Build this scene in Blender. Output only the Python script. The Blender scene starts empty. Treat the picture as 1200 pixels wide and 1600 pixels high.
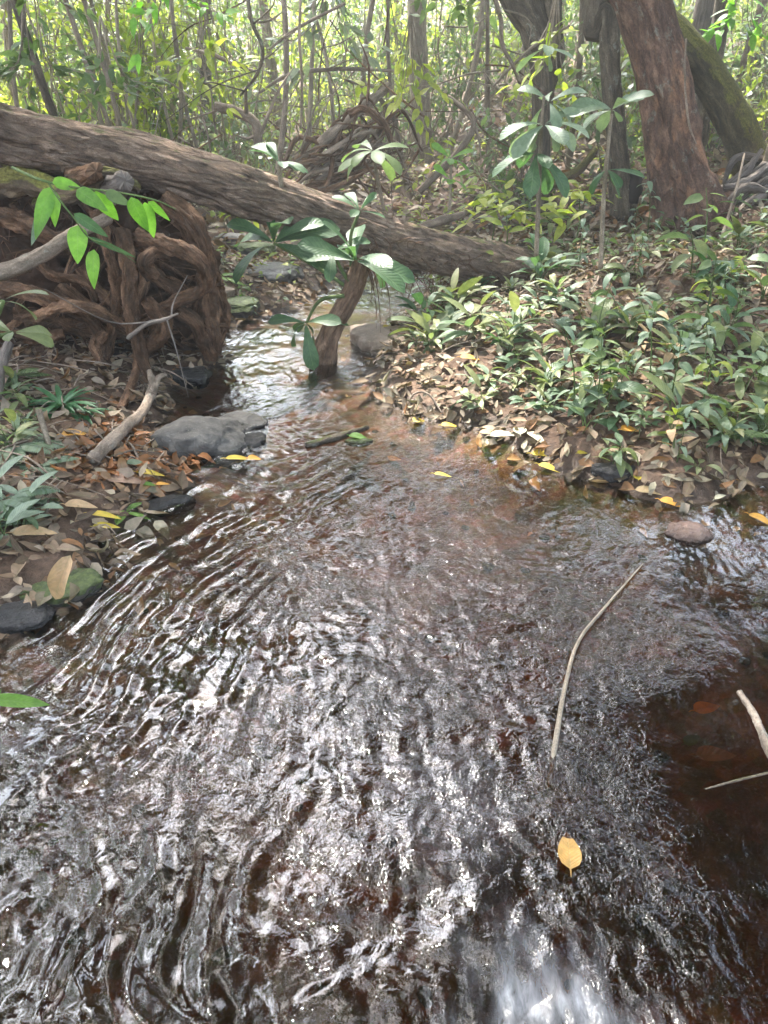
import bpy, math, random
import numpy as np
from math import radians as R
from mathutils import Vector

random.seed(7)
rng = np.random.default_rng(7)
scene = bpy.context.scene
COL = scene.collection

# ------------------------------------------------------------------ camera, sky, sun, exposure
CAM_H = 1.4
PITCH = R(28.4)
cam_d = bpy.data.cameras.new('camera')
cam = bpy.data.objects.new('camera', cam_d)
COL.objects.link(cam)
cam.location = (0, 0, CAM_H)
cam.rotation_euler = (math.pi/2 - PITCH, 0, 0)
cam_d.sensor_fit = 'VERTICAL'
cam_d.sensor_height = 36.0
cam_d.lens = 27.0
cam_d.clip_start = 0.02
cam_d.clip_end = 600
scene.camera = cam
scene.render.resolution_x = 768
scene.render.resolution_y = 1024

SUN_EL, SUN_AZ = R(58), R(-20)          # azimuth from +Y towards +X
w = bpy.data.worlds.new('World')
scene.world = w
w.use_nodes = True
nt = w.node_tree
nt.nodes.clear()
sky = nt.nodes.new('ShaderNodeTexSky')
sky.sky_type = 'NISHITA'
sky.sun_disc = False
sky.sun_elevation = SUN_EL
sky.sun_rotation = SUN_AZ
sky.air_density = 1.0
sky.dust_density = 2.0
sky.ozone_density = 1.0
bg = nt.nodes.new('ShaderNodeBackground')
bg.inputs['Strength'].default_value = 0.15
wo = nt.nodes.new('ShaderNodeOutputWorld')
tc = nt.nodes.new('ShaderNodeTexCoord')          # added cloud over the blue, thinned rightward to shape the water reflections
cn = nt.nodes.new('ShaderNodeTexNoise'); cn.inputs['Scale'].default_value = 2.6; cn.inputs['Detail'].default_value = 6; cn.inputs['Roughness'].default_value = .6
nt.links.new(tc.outputs['Generated'], cn.inputs['Vector'])
cr_ = nt.nodes.new('ShaderNodeMapRange'); cr_.inputs[1].default_value = .44; cr_.inputs[2].default_value = .60; cr_.inputs[4].default_value = .8
nt.links.new(cn.outputs['Fac'], cr_.inputs[0])
cm = nt.nodes.new('ShaderNodeMix'); cm.data_type = 'RGBA'
sx = nt.nodes.new('ShaderNodeSeparateXYZ'); nt.links.new(tc.outputs['Generated'], sx.inputs[0])
sm_ = nt.nodes.new('ShaderNodeMapRange'); sm_.inputs[1].default_value = -.22; sm_.inputs[2].default_value = .22; sm_.inputs[3].default_value = 1.0; sm_.inputs[4].default_value = .10
nt.links.new(sx.outputs[0], sm_.inputs[0])
cmul = nt.nodes.new('ShaderNodeMath'); cmul.operation = 'MULTIPLY'
nt.links.new(cr_.outputs[0], cmul.inputs[0]); nt.links.new(sm_.outputs[0], cmul.inputs[1])
nt.links.new(cmul.outputs[0], cm.inputs[0]); nt.links.new(sky.outputs[0], cm.inputs[6])
dt = nt.nodes.new('ShaderNodeVectorMath'); dt.operation = 'DOT_PRODUCT'      # added cloud brightened round the sun for the gleam on the water
nt.links.new(tc.outputs['Generated'], dt.inputs[0])
dt.inputs[1].default_value = (math.sin(SUN_AZ)*math.cos(SUN_EL), math.cos(SUN_AZ)*math.cos(SUN_EL), math.sin(SUN_EL))
pw = nt.nodes.new('ShaderNodeMath'); pw.operation = 'POWER'; pw.inputs[1].default_value = 5.0; pw.use_clamp = False
mx0 = nt.nodes.new('ShaderNodeMath'); mx0.operation = 'MAXIMUM'; mx0.inputs[1].default_value = 0.0
nt.links.new(dt.outputs['Value'], mx0.inputs[0]); nt.links.new(mx0.outputs[0], pw.inputs[0])
ma = nt.nodes.new('ShaderNodeMath'); ma.operation = 'MULTIPLY_ADD'; ma.inputs[1].default_value = 70.0; ma.inputs[2].default_value = 6.0
nt.links.new(pw.outputs[0], ma.inputs[0])
vs = nt.nodes.new('ShaderNodeVectorMath'); vs.operation = 'SCALE'; vs.inputs[0].default_value = (.92, .955, 1.04)
nt.links.new(ma.outputs[0], vs.inputs['Scale'])
nt.links.new(vs.outputs[0], cm.inputs[7])
nt.links.new(cm.outputs[2], bg.inputs['Color'])
nt.links.new(bg.outputs[0], wo.inputs['Surface'])

sd_ = bpy.data.lights.new('sun', 'SUN')
sd_.energy = 4.6
sd_.angle = R(2.0)
sd_.color = (1.0, 0.95, 0.87)
sun = bpy.data.objects.new('sun', sd_)
COL.objects.link(sun)
sv = Vector((math.sin(SUN_AZ)*math.cos(SUN_EL), math.cos(SUN_AZ)*math.cos(SUN_EL), math.sin(SUN_EL)))
sun.rotation_euler = (-sv).to_track_quat('-Z', 'Y').to_euler()

scene.view_settings.view_transform = 'Standard'
scene.view_settings.look = 'None'
scene.view_settings.exposure = 2.9
scene.view_settings.gamma = 1.0
scene.render.engine = 'CYCLES'
cy = scene.cycles
cy.max_bounces = 7
cy.diffuse_bounces = 3
cy.glossy_bounces = 3
cy.transmission_bounces = 4
cy.transparent_max_bounces = 8
cy.caustics_reflective = False
cy.caustics_refractive = False
cy.sample_clamp_indirect = 6
cy.use_denoising = True
try:
    cy.denoiser = 'OPENIMAGEDENOISE'
except Exception:
    pass

# ------------------------------------------------------------------ pixel -> world helpers
SP, CP = math.sin(PITCH), math.cos(PITCH)
def ray(px, py):
    a, b = (px-600)/1200.0, (800-py)/1200.0
    return np.array([a, CP + b*SP, -SP + b*CP])       # depth along the view axis = t
def at_z(px, py, z=0.0):
    d = ray(px, py); t = (z-CAM_H)/d[2]
    return np.array([d[0]*t, d[1]*t, z])
def at_y(px, py, Y):
    d = ray(px, py); t = Y/d[1]
    return np.array([d[0]*t, Y, CAM_H + d[2]*t])
def px_size(Y, py=300):                                # metres per photo pixel at distance Y
    return (Y/ray(600, py)[1])/1200.0

# ------------------------------------------------------------------ noise
def _hash(ix, iy, iz, seed):
    n = (ix.astype(np.int64)*374761393 + iy.astype(np.int64)*668265263 + iz.astype(np.int64)*2147483647 + seed*1274126177) & 0xffffffff
    n = ((n ^ (n >> 13))*1274126177) & 0xffffffff
    return (((n ^ (n >> 16)) & 0xffff)/32767.5) - 1.0
def noise3(x, y, z, seed=0):
    x = np.asarray(x, float); y = np.asarray(y, float)+0*x; z = np.asarray(z, float)+0*x
    xi, yi, zi = np.floor(x), np.floor(y), np.floor(z)
    fx, fy, fz = x-xi, y-yi, z-zi
    u, v, ww = (f*f*f*(f*(f*6-15)+10) for f in (fx, fy, fz))
    r = 0
    for dx in (0, 1):
        for dy in (0, 1):
            for dz in (0, 1):
                wgt = (u if dx else 1-u)*(v if dy else 1-v)*(ww if dz else 1-ww)
                r = r + wgt*_hash(xi+dx, yi+dy, zi+dz, seed)
    return r
def _g2(ix, iy, seed, fx, fy):
    a = _hash(ix, iy, ix*0, seed)*math.pi
    return np.cos(a)*fx + np.sin(a)*fy
def noise2(x, y, seed=0):
    xi, yi = np.floor(x), np.floor(y)
    fx, fy = x-xi, y-yi
    u, v = (f*f*f*(f*(f*6-15)+10) for f in (fx, fy))
    a = _g2(xi, yi, seed, fx, fy); b = _g2(xi+1, yi, seed, fx-1, fy)
    c = _g2(xi, yi+1, seed, fx, fy-1); d = _g2(xi+1, yi+1, seed, fx-1, fy-1)
    return 1.5*((a*(1-u)+b*u)*(1-v) + (c*(1-u)+d*u)*v)
def fbm2(x, y, oct=4, seed=0, gain=.5):
    r = 0; a = 1
    for i in range(oct):
        r = r + a*noise2(x*2**i+17*i, y*2**i-9*i, seed+i); a *= gain
    return r
def fbm3(x, y, z, oct=4, seed=0, gain=.5):
    r = 0; a = 1
    for i in range(oct):
        r = r + a*noise3(x*2**i, y*2**i, z*2**i, seed+i); a *= gain
    return r
def sstep(a, b, x):
    t = np.clip((x-a)/(b-a), 0, 1); return t*t*(3-2*t)

# ------------------------------------------------------------------ mesh builder
class MB:
    def __init__(s):
        s.v = []; s.bc = []; s.uv = []; s.q = []; s.t = []; s.n = 0
    def add(s, v, q=None, t=None, bc=None, uv=None):
        v = np.asarray(v, float).reshape(-1, 3)
        if q is not None and len(q): s.q.append(np.asarray(q).reshape(-1, 4)+s.n)
        if t is not None and len(t): s.t.append(np.asarray(t).reshape(-1, 3)+s.n)
        s.v.append(v)
        s.bc.append(v if bc is None else np.asarray(bc, float).reshape(-1, 3))
        s.uv.append(np.zeros((len(v), 2)) if uv is None else np.asarray(uv, float).reshape(-1, 2))
        s.n += len(v)
    def mesh(s, name, mat, smooth=True):
        me = bpy.data.meshes.new(name)
        v = np.concatenate(s.v); me.vertices.add(len(v)); me.vertices.foreach_set('co', v.ravel())
        q = np.concatenate(s.q) if s.q else np.zeros((0, 4), int)
        t = np.concatenate(s.t) if s.t else np.zeros((0, 3), int)
        loops = np.concatenate([q.ravel(), t.ravel()]).astype(np.int32)
        me.loops.add(len(loops)); me.loops.foreach_set('vertex_index', loops)
        st = np.concatenate([np.arange(len(q))*4, len(q)*4+np.arange(len(t))*3]).astype(np.int32)
        me.polygons.add(len(st)); me.polygons.foreach_set('loop_start', st)
        uvl = me.uv_layers.new(name='uv')
        uvl.data.foreach_set('uv', np.concatenate(s.uv)[loops].astype(np.float32).ravel())
        me.update(calc_edges=True)
        at = me.attributes.new('bc', 'FLOAT_VECTOR', 'POINT')
        at.data.foreach_set('vector', np.concatenate(s.bc).astype(np.float32).ravel())
        me.polygons.foreach_set('use_smooth', np.full(len(st), smooth))
        me.materials.append(mat)
        return me
    def build(s, name, mat, parent=None, smooth=True):
        o = bpy.data.objects.new(name, s.mesh(name, mat, smooth)); COL.objects.link(o)
        if parent is not None: o.parent = parent
        return o
def tag(o, label, cat, group=None, kind=None):
    if label: o['label'] = label
    if cat: o['category'] = cat
    if group: o['group'] = group
    if kind: o['kind'] = kind
    return o
def empty(name, loc, label, cat, group=None, rz=0, s=1):
    o = bpy.data.objects.new(name, None); COL.objects.link(o)
    o.empty_display_size = .1
    o.location = loc; o.rotation_euler = (0, 0, rz); o.scale = (s, s, s)
    return tag(o, label, cat, group)
def new(name, me, parent=None, loc=None):
    o = bpy.data.objects.new(name, me); COL.objects.link(o)
    if parent is not None: o.parent = parent
    if loc is not None: o.location = loc
    return o
def under(o, root):
    """child whose mesh is in world coordinates, under an unrotated unscaled empty"""
    o.parent = root; o.location = -root.location
    return o

def catmull(P, n):
    P = np.asarray(P, float)
    if len(P) == 2:
        return P[0]+(P[1]-P[0])*np.linspace(0, 1, n)[:, None]
    Q = np.vstack([2*P[0]-P[1], P, 2*P[-1]-P[-2]])
    out = []
    for u in np.linspace(0, len(P)-1-1e-9, n):
        i = int(u); t = u-i
        a, b, c, d = Q[i:i+4]
        out.append(.5*((2*b)+(c-a)*t+(2*a-5*b+4*c-d)*t*t+(3*b-a-3*c+d)*t**3))
    return np.array(out)
def tube(mb, P, r, seg=10, n=None, amp=0.0, freq=3.0, stretch=3.0, seed=0, cap=True, fn=None):
    """tapered tube through P; surface relief by stretched noise"""
    P = np.asarray(P, float)
    n = n or max(3, len(P)*4)
    C = catmull(P, n)
    r = np.interp(np.linspace(0, 1, n), np.linspace(0, 1, len(np.atleast_1d(r))), np.atleast_1d(r)) if np.ndim(r) else np.full(n, r)
    L = np.concatenate([[0], np.cumsum(np.linalg.norm(np.diff(C, axis=0), axis=1))])
    if cap:
        C = np.vstack([C[0], C, C[-1]]); L = np.concatenate([[L[0]], L, [L[-1]]]); r = np.concatenate([[r[0]*.03], r, [r[-1]*.03]]); n += 2
    T = np.gradient(C, axis=0); T[0] = T[min(2, n-1)]; T[-1] = T[max(-3, -n)]
    T /= np.linalg.norm(T, axis=1)[:, None]+1e-12
    up = np.array([0, 0, 1.0]) if abs(T[0][2]) < .8 else np.array([1.0, 0, 0])
    N = np.zeros((n, 3)); v = np.cross(T[0], up); v /= np.linalg.norm(v)
    for i in range(n):
        v = v - T[i]*np.dot(v, T[i]); v /= np.linalg.norm(v)+1e-12; N[i] = v
    B = np.cross(T, N)
    a = np.arange(seg)/seg*2*math.pi
    ca, sa = np.cos(a), np.sin(a)
    rm = max(r)
    bx = (rm*ca)[None, :]+0*L[:, None]; by = (rm*sa)[None, :]+0*L[:, None]; bz = L[:, None]+0*ca[None, :]
    rr = r[:, None]+0*ca[None, :]
    if amp:
        f = freq/rm
        d = fbm3(bx*f+seed*3.1, by*f, bz*f/stretch+seed, 3, seed)
        d2 = 1-2*np.abs(fbm3(bx*f*2.6+seed, by*f*2.6, bz*f*2.6/(stretch*1.4), 2, seed+31))
        rr = rr*(1+amp*d+amp*.33*d2)
    if fn is not None: rr = rr*fn(L[:, None]/L[-1], a[None, :], bx, by, bz)
    V = C[:, None, :]+rr[:, :, None]*(ca[None, :, None]*N[:, None, :]+sa[None, :, None]*B[:, None, :])
    i = np.arange(n-1)[:, None]; j = np.arange(seg)[None, :]; j2 = (j+1) % seg
    q = np.stack([i*seg+j, i*seg+j2, (i+1)*seg+j2, (i+1)*seg+j], -1).reshape(-1, 4)
    bc = np.stack([bx, by, bz], -1)+seed*.37
    mb.add(V.reshape(-1, 3), q=q, bc=bc.reshape(-1, 3))
    return C
def norm(v):
    return v/(np.linalg.norm(v, axis=-1, keepdims=True)+1e-12)
PROF = {
    'lance': lambda t: np.sin(math.pi*np.clip(t, 0, 1)**.8)**.75,
    'obl': lambda t: np.where(t < .68, (t/.68)**1.1*.95+.05, 1)*np.where(t > .68, np.sqrt(np.clip(1-((t-.68)/.32)**2, 0, 1)), 1),
    'ovate': lambda t: np.sin(math.pi*np.clip(t, 0, 1)**.62)**.8,
    'strap': lambda t: np.clip(np.sin(math.pi*np.clip(t, 0, 1)**.9), 0, 1)**.45,
}
def leaves(mb, o, d, n, L, W, droop=0., fold=.25, nseg=5, prof='lance', three=True, curl=0.):
    o = np.atleast_2d(o); N = len(o)
    d = norm(np.atleast_2d(d)+np.zeros((N, 3))); n = np.atleast_2d(n)+np.zeros((N, 3))
    s = norm(np.cross(d, n)); n = np.cross(s, d)
    L = np.broadcast_to(L, N)[:, None]; W = np.broadcast_to(W, N)[:, None]
    th = np.broadcast_to(droop, N)[:, None]+1e-4
    t = np.linspace(0, 1, nseg+1)[None, :]
    wv = np.clip(PROF[prof](t), .03, 1)
    along = L*np.sin(th*t)/th; down = -L*(1-np.cos(th*t))/th
    js = (-1, 0, 1) if three else (-1, 1)
    V = []
    cu = np.broadcast_to(curl, N)[:, None]
    for j in js:
        sw = j*wv*W/2
        h = abs(j)*wv*W/2*(fold + cu*np.sin(t*5))
        # normal bends with the leaf
        nx = np.sin(th*t); nz = np.cos(th*t)
        p = o[:, None, :] + d[:, None, :]*(along+h*nx)[..., None] + s[:, None, :]*(sw+0*th)[..., None] + n[:, None, :]*(down+h*nz)[..., None]
        V.append(p)
    k = len(js)
    V = np.stack(V, 2)                       # N, nseg+1, k, 3
    m = (nseg+1)*k
    base = (np.arange(N)*m)[:, None, None]
    i = np.arange(nseg)[None, :, None]; j = np.arange(k-1)[None, None, :]
    a = base+i*k+j
    q = np.stack([a, a+1, a+k+1, a+k], -1).reshape(-1, 4)
    uu = np.broadcast_to(np.array([(jj+1)/2 for jj in js])[None, None, :], (N, nseg+1, k))
    vv = np.broadcast_to(t[..., None], (N, nseg+1, k))
    mb.add(V.reshape(-1, 3), q=q, uv=np.stack([uu, vv], -1).reshape(-1, 2))

_ico = {}
def ico(sub):
    if sub not in _ico:
        import bmesh
        bm = bmesh.new(); bmesh.ops.create_icosphere(bm, subdivisions=sub, radius=1)
        bm.verts.ensure_lookup_table()
        _ico[sub] = (np.array([v.co[:] for v in bm.verts]), np.array([[v.index for v in f.verts] for f in bm.faces]))
        bm.free()
    return _ico[sub]
def rock(mb, c, s, rz=0, sub=4, amp=.25, seed=0, freq=1.3, flat=.0, fine=.05):
    v, f = ico(sub)
    d = 1+amp*fbm3(v[:, 0]*freq+seed, v[:, 1]*freq, v[:, 2]*freq, 3, seed)+fine*fbm3(v[:, 0]*5, v[:, 1]*5, v[:, 2]*5+seed, 3, seed+9)
    p = v*d[:, None]
    if flat: p[:, 2] = np.where(p[:, 2] > flat, flat+(p[:, 2]-flat)*.35, p[:, 2])
    p = p*np.array(s)
    cz, sz = math.cos(rz), math.sin(rz)
    p = np.stack([p[:, 0]*cz-p[:, 1]*sz, p[:, 0]*sz+p[:, 1]*cz, p[:, 2]], -1)
    mb.add(p+np.array(c), t=f, bc=p)

# ------------------------------------------------------------------ materials
class M:
    def __init__(s, name):
        s.m = bpy.data.materials.new(name); s.m.use_nodes = True
        s.t = s.m.node_tree; s.t.nodes.clear()
        s.out = s.t.nodes.new('ShaderNodeOutputMaterial')
    def n(s, ty, **kw):
        nd = s.t.nodes.new(ty)
        for k, v in kw.items():
            if k.startswith('i_'):
                key = k[2:].replace('_', ' ')
                nd.inputs[key].default_value = v
            else: setattr(nd, k, v)
        return nd
    def l(s, a, b): s.t.links.new(a, b)
    def noise(s, vec, scale, detail=5, rough=.6, dist=0):
        nd = s.n('ShaderNodeTexNoise'); nd.inputs['Scale'].default_value = scale; nd.inputs['Detail'].default_value = detail
        nd.inputs['Roughness'].default_value = rough; nd.inputs['Distortion'].default_value = dist
        if vec is not None: s.l(vec, nd.inputs['Vector'])
        return nd.outputs['Fac']
    def ramp(s, fac, stops, interp='LINEAR'):
        nd = s.n('ShaderNodeValToRGB'); cr = nd.color_ramp; cr.interpolation = interp
        while len(cr.elements) < len(stops): cr.elements.new(.5)
        for e, (p, c) in zip(cr.elements, stops):
            e.position = p; e.color = (*c, 1) if len(c) == 3 else c
        s.l(fac, nd.inputs['Fac']); return nd.outputs['Color']
    def mix(s, fac, a, b, mode='MIX'):
        nd = s.n('ShaderNodeMix', data_type='RGBA', blend_type=mode)
        for val, idx in ((fac, 0), (a, 6), (b, 7)):
            if isinstance(val, (int, float)): nd.inputs[idx].default_value = val
            elif isinstance(val, tuple): nd.inputs[idx].default_value = (*val, 1)
            else: s.l(val, nd.inputs[idx])
        return nd.outputs[2]
    def math(s, op, a, b=0., c=0.):
        nd = s.n('ShaderNodeMath', operation=op)
        for i, val in enumerate((a, b, c)):
            if isinstance(val, (int, float)): nd.inputs[i].default_value = val
            else: s.l(val, nd.inputs[i])
        return nd.outputs[0]
    def maprange(s, v, a, b, c=0., d=1.):
        nd = s.n('ShaderNodeMapRange'); nd.inputs[1].default_value = a; nd.inputs[2].default_value = b
        nd.inputs[3].default_value = c; nd.inputs[4].default_value = d
        s.l(v, nd.inputs[0]); return nd.outputs[0]
    def attr(s, name='bc'):
        nd = s.n('ShaderNodeAttribute'); nd.attribute_name = name; return nd.outputs['Vector']
    def scalev(s, vec, sc):
        nd = s.n('ShaderNodeVectorMath', operation='MULTIPLY'); s.l(vec, nd.inputs[0]); nd.inputs[1].default_value = sc
        return nd.outputs[0]
    def obj(s): return s.n('ShaderNodeTexCoord').outputs['Object']
    def pos(s): return s.n('ShaderNodeNewGeometry').outputs['Position']
    def bump(s, h, strength=.5, dist=.01):
        nd = s.n('ShaderNodeBump'); nd.inputs['Strength'].default_value = strength; nd.inputs['Distance'].default_value = dist
        s.l(h, nd.inputs['Height']); return nd.outputs['Normal']
    def bsdf(s, col, rough=.8, normal=None, spec=.3):
        nd = s.n('ShaderNodeBsdfPrincipled')
        if isinstance(col, tuple): nd.inputs['Base Color'].default_value = (*col, 1)
        else: s.l(col, nd.inputs['Base Color'])
        if isinstance(rough, (int, float)): nd.inputs['Roughness'].default_value = rough
        else: s.l(rough, nd.inputs['Roughness'])
        nd.inputs['Specular IOR Level'].default_value = spec
        if normal is not None: s.l(normal, nd.inputs['Normal'])
        return nd
    def surf(s, o): s.l(o, s.out.inputs['Surface']); return s.m

def mat_leaf(name, cols, trans=.35, rough=.42, tcol=1.6, vein=False, spec=.45):
    m = M(name)
    rnd = m.n('ShaderNodeNewGeometry').outputs['Random Per Island']
    k = len(cols)
    col = m.ramp(rnd, [(i/(k-1), c) for i, c in enumerate(cols)])
    obr = m.n('ShaderNodeObjectInfo').outputs['Random']
    col = m.mix(1.0, col, m.ramp(obr, [(0, (.75, .8, .7)), (1, (1.2, 1.15, 1.1))]), 'MULTIPLY')
    nz = m.noise(m.obj(), 38, 3)
    col = m.mix(1.0, col, m.ramp(nz, [(.3, (.72, .76, .7)), (.7, (1.2, 1.15, 1.1))]), 'MULTIPLY')
    nrm = None
    if vein:
        uv = m.n('ShaderNodeUVMap').outputs[0]
        sp = m.n('ShaderNodeSeparateXYZ'); m.l(uv, sp.inputs[0])
        du = m.math('ABSOLUTE', m.math('SUBTRACT', sp.outputs[0], .5))
        mid = m.maprange(du, .0, .05, 1, 0)
        side = m.math('SINE', m.math('MULTIPLY', m.math('SUBTRACT', sp.outputs[1], m.math('MULTIPLY', du, .35)), 75.))
        sidev = m.maprange(side, .8, 1., 0, .45)
        ve = m.math('MAXIMUM', mid, sidev)
        col = m.mix(m.math('MULTIPLY', ve, .22), col, (.22, .3, .13))
        nrm = m.bump(m.math('ADD', m.math('MULTIPLY', side, .5), m.math('MULTIPLY', mid, -1.)), .3, .003)
    b = m.bsdf(col, rough, nrm, spec)
    tr = m.n('ShaderNodeBsdfTranslucent')
    tc = m.mix(1.0, col, (tcol*.95, tcol*1.08, tcol*.6), 'MULTIPLY')
    m.l(tc, tr.inputs['Color'])
    mx = m.n('ShaderNodeMixShader'); mx.inputs[0].default_value = trans
    m.l(b.outputs[0], mx.inputs[1]); m.l(tr.outputs[0], mx.inputs[2])
    return m.surf(mx.outputs[0])

def mat_bark(name, c1, c2, c3, sc=22., moss=0., mosscol=(.10, .12, .025), st=.22, bump=.8, lichen=0., dist=.015, patch=None):
    m = M(name)
    bc = m.attr()
    v = m.scalev(bc, (1, 1, st))
    f = m.noise(v, sc, 8, .68, .4)
    big = m.noise(bc, sc*.16, 4, .6)
    col = m.ramp(f, [(.3, c1), (.5, c2), (.72, c3)])
    col = m.mix(1.0, col, m.ramp(big, [(.3, (.6, .58, .55)), (.7, (1.3, 1.25, 1.2))]), 'MULTIPLY')
    if patch:
        pn = m.maprange(m.noise(m.scalev(bc, (1, 1, .5)), sc*.35, 4, .6), .54, .6)
        col = m.mix(m.math('MULTIPLY', pn, .8), col, m.mix(1.0, patch, m.ramp(f, [(.3, (.6, .6, .6)), (.7, (1.3, 1.3, 1.3))]), 'MULTIPLY'))
    if lichen:
        ln = m.maprange(m.noise(bc, sc*.5, 5, .7), .6, .66)
        col = m.mix(m.math('MULTIPLY', ln, lichen), col, (.34, .36, .3))
    if moss:
        g = m.n('ShaderNodeNewGeometry'); sp = m.n('ShaderNodeSeparateXYZ'); m.l(g.outputs['Normal'], sp.inputs[0])
        mm = m.math('ADD', m.math('MULTIPLY', sp.outputs[2], .5), m.noise(bc, 9, 6, .7))
        mm = m.maprange(mm, 1.0-moss*.6, 1.12-moss*.6)
        col = m.mix(m.math('MULTIPLY', mm, .9), col, m.ramp(m.noise(bc, 60, 3), [(.3, tuple(x*.5 for x in mosscol)), (.7, tuple(x*1.5 for x in mosscol))]))
    col = m.mix(1.0, col, m.ramp(m.n('ShaderNodeObjectInfo').outputs['Random'], [(0, (.62, .6, .58)), (1, (1.2, 1.2, 1.2))]), 'MULTIPLY')
    cr = m.maprange(m.noise(v, sc*.55, 6, .6, 1.2), .42, .56)
    col = m.mix(m.math('MULTIPLY', m.math('SUBTRACT', 1., cr), .45), col, c1)
    col = m.mix(1.0, col, m.ramp(m.noise(bc, sc*5, 4, .7), [(.3, (.6, .6, .6)), (.7, (1.35, 1.35, 1.35))]), 'MULTIPLY')
    h = m.math('ADD', m.math('MULTIPLY', f, .7), m.math('MULTIPLY', cr, .45))
    return m.surf(m.bsdf(col, .85, m.bump(h, bump, dist), .2).outputs[0])

def mat_rock(name, c1, c2, c3, sc=6., moss=0., rough=.6, wet=True):
    m = M(name)
    p = m.attr()
    f = m.noise(p, sc, 9, .7, .3)
    col = m.ramp(f, [(.3, c1), (.5, c2), (.7, c3)])
    sp_ = m.maprange(m.noise(p, sc*12, 3), .62, .7)
    col = m.mix(m.math('MULTIPLY', sp_, .5), col, tuple(min(.6, x*1.8) for x in c3))
    g = m.n('ShaderNodeNewGeometry'); sn = m.n('ShaderNodeSeparateXYZ'); m.l(g.outputs['Normal'], sn.inputs[0])
    if moss:
        mm = m.maprange(m.math('ADD', m.math('MULTIPLY', sn.outputs[2], .45), m.noise(p, 7, 5, .7)), 1.0-moss*.5, 1.15-moss*.5)
        col = m.mix(mm, col, m.ramp(m.noise(p, 50, 3), [(.3, (.03, .045, .012)), (.7, (.12, .15, .04))]))
    ro = rough
    if wet:   # wet dark band just over the water line
        pz = m.n('ShaderNodeSeparateXYZ'); m.l(g.outputs['Position'], pz.inputs[0])
        wz = m.maprange(m.math('ADD', pz.outputs[2], m.math('MULTIPLY', f, .03)), .025, .06, 1, 0)
        col = m.mix(m.math('MULTIPLY', wz, .6), col, (.012, .011, .01))
        ro = m.maprange(wz, 0, 1, rough, .15)
    return m.surf(m.bsdf(col, ro, m.bump(m.math('ADD', f, m.math('MULTIPLY', m.noise(p, sc*7, 6, .75), .45)), .9, .03), .4).outputs[0])

def mat_ground():
    m = M('forest_soil')
    p = m.pos()
    a = m.noise(p, 2.2, 8, .7); b = m.noise(p, 26, 6, .7); c = m.noise(p, 90, 3, .6)
    col = m.ramp(a, [(.3, (.045, .028, .018)), (.5, (.095, .06, .04)), (.7, (.16, .105, .07))])
    col = m.mix(1.0, col, m.ramp(b, [(.3, (.45, .42, .4)), (.7, (1.5, 1.45, 1.4))]), 'MULTIPLY')
    # orange clay bed showing through shallow water, wet darker soil at the water line
    g = m.n('ShaderNodeNewGeometry'); sp = m.n('ShaderNodeSeparateXYZ'); m.l(g.outputs['Position'], sp.inputs[0])
    bed = m.maprange(sp.outputs[2], -.02, .0, 1, 0)
    bc = m.ramp(m.noise(p, 3.1, 7, .72), [(.28, (.018, .011, .006)), (.42, (.085, .046, .025)), (.55, (.17, .095, .052)), (.68, (.34, .22, .15)), (.8, (.11, .075, .046))])
    bc = m.mix(1.0, bc, m.ramp(m.noise(p, 17, 5, .7), [(.3, (.5, .5, .5)), (.7, (1.35, 1.3, 1.3))]), 'MULTIPLY')
    peb = m.n('ShaderNodeTexVoronoi'); peb.inputs['Scale'].default_value = 22; m.l(p, peb.inputs['Vector'])
    bc = m.mix(.45, bc, m.mix(1.0, bc, peb.outputs['Color'], 'MULTIPLY'))
    col = m.mix(bed, col, bc)
    wet = m.maprange(sp.outputs[2], .01, .07, 1, 0)
    col = m.mix(m.math('MULTIPLY', m.math('SUBTRACT', wet, bed), .5), col, (.02, .014, .01))
    rough = m.maprange(wet, 0, 1, .9, .35)
    h = m.math('ADD', m.math('MULTIPLY', b, .8), m.math('MULTIPLY', c, .35))
    return m.surf(m.bsdf(col, rough, m.bump(h, .8, .02), .3).outputs[0])

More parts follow.
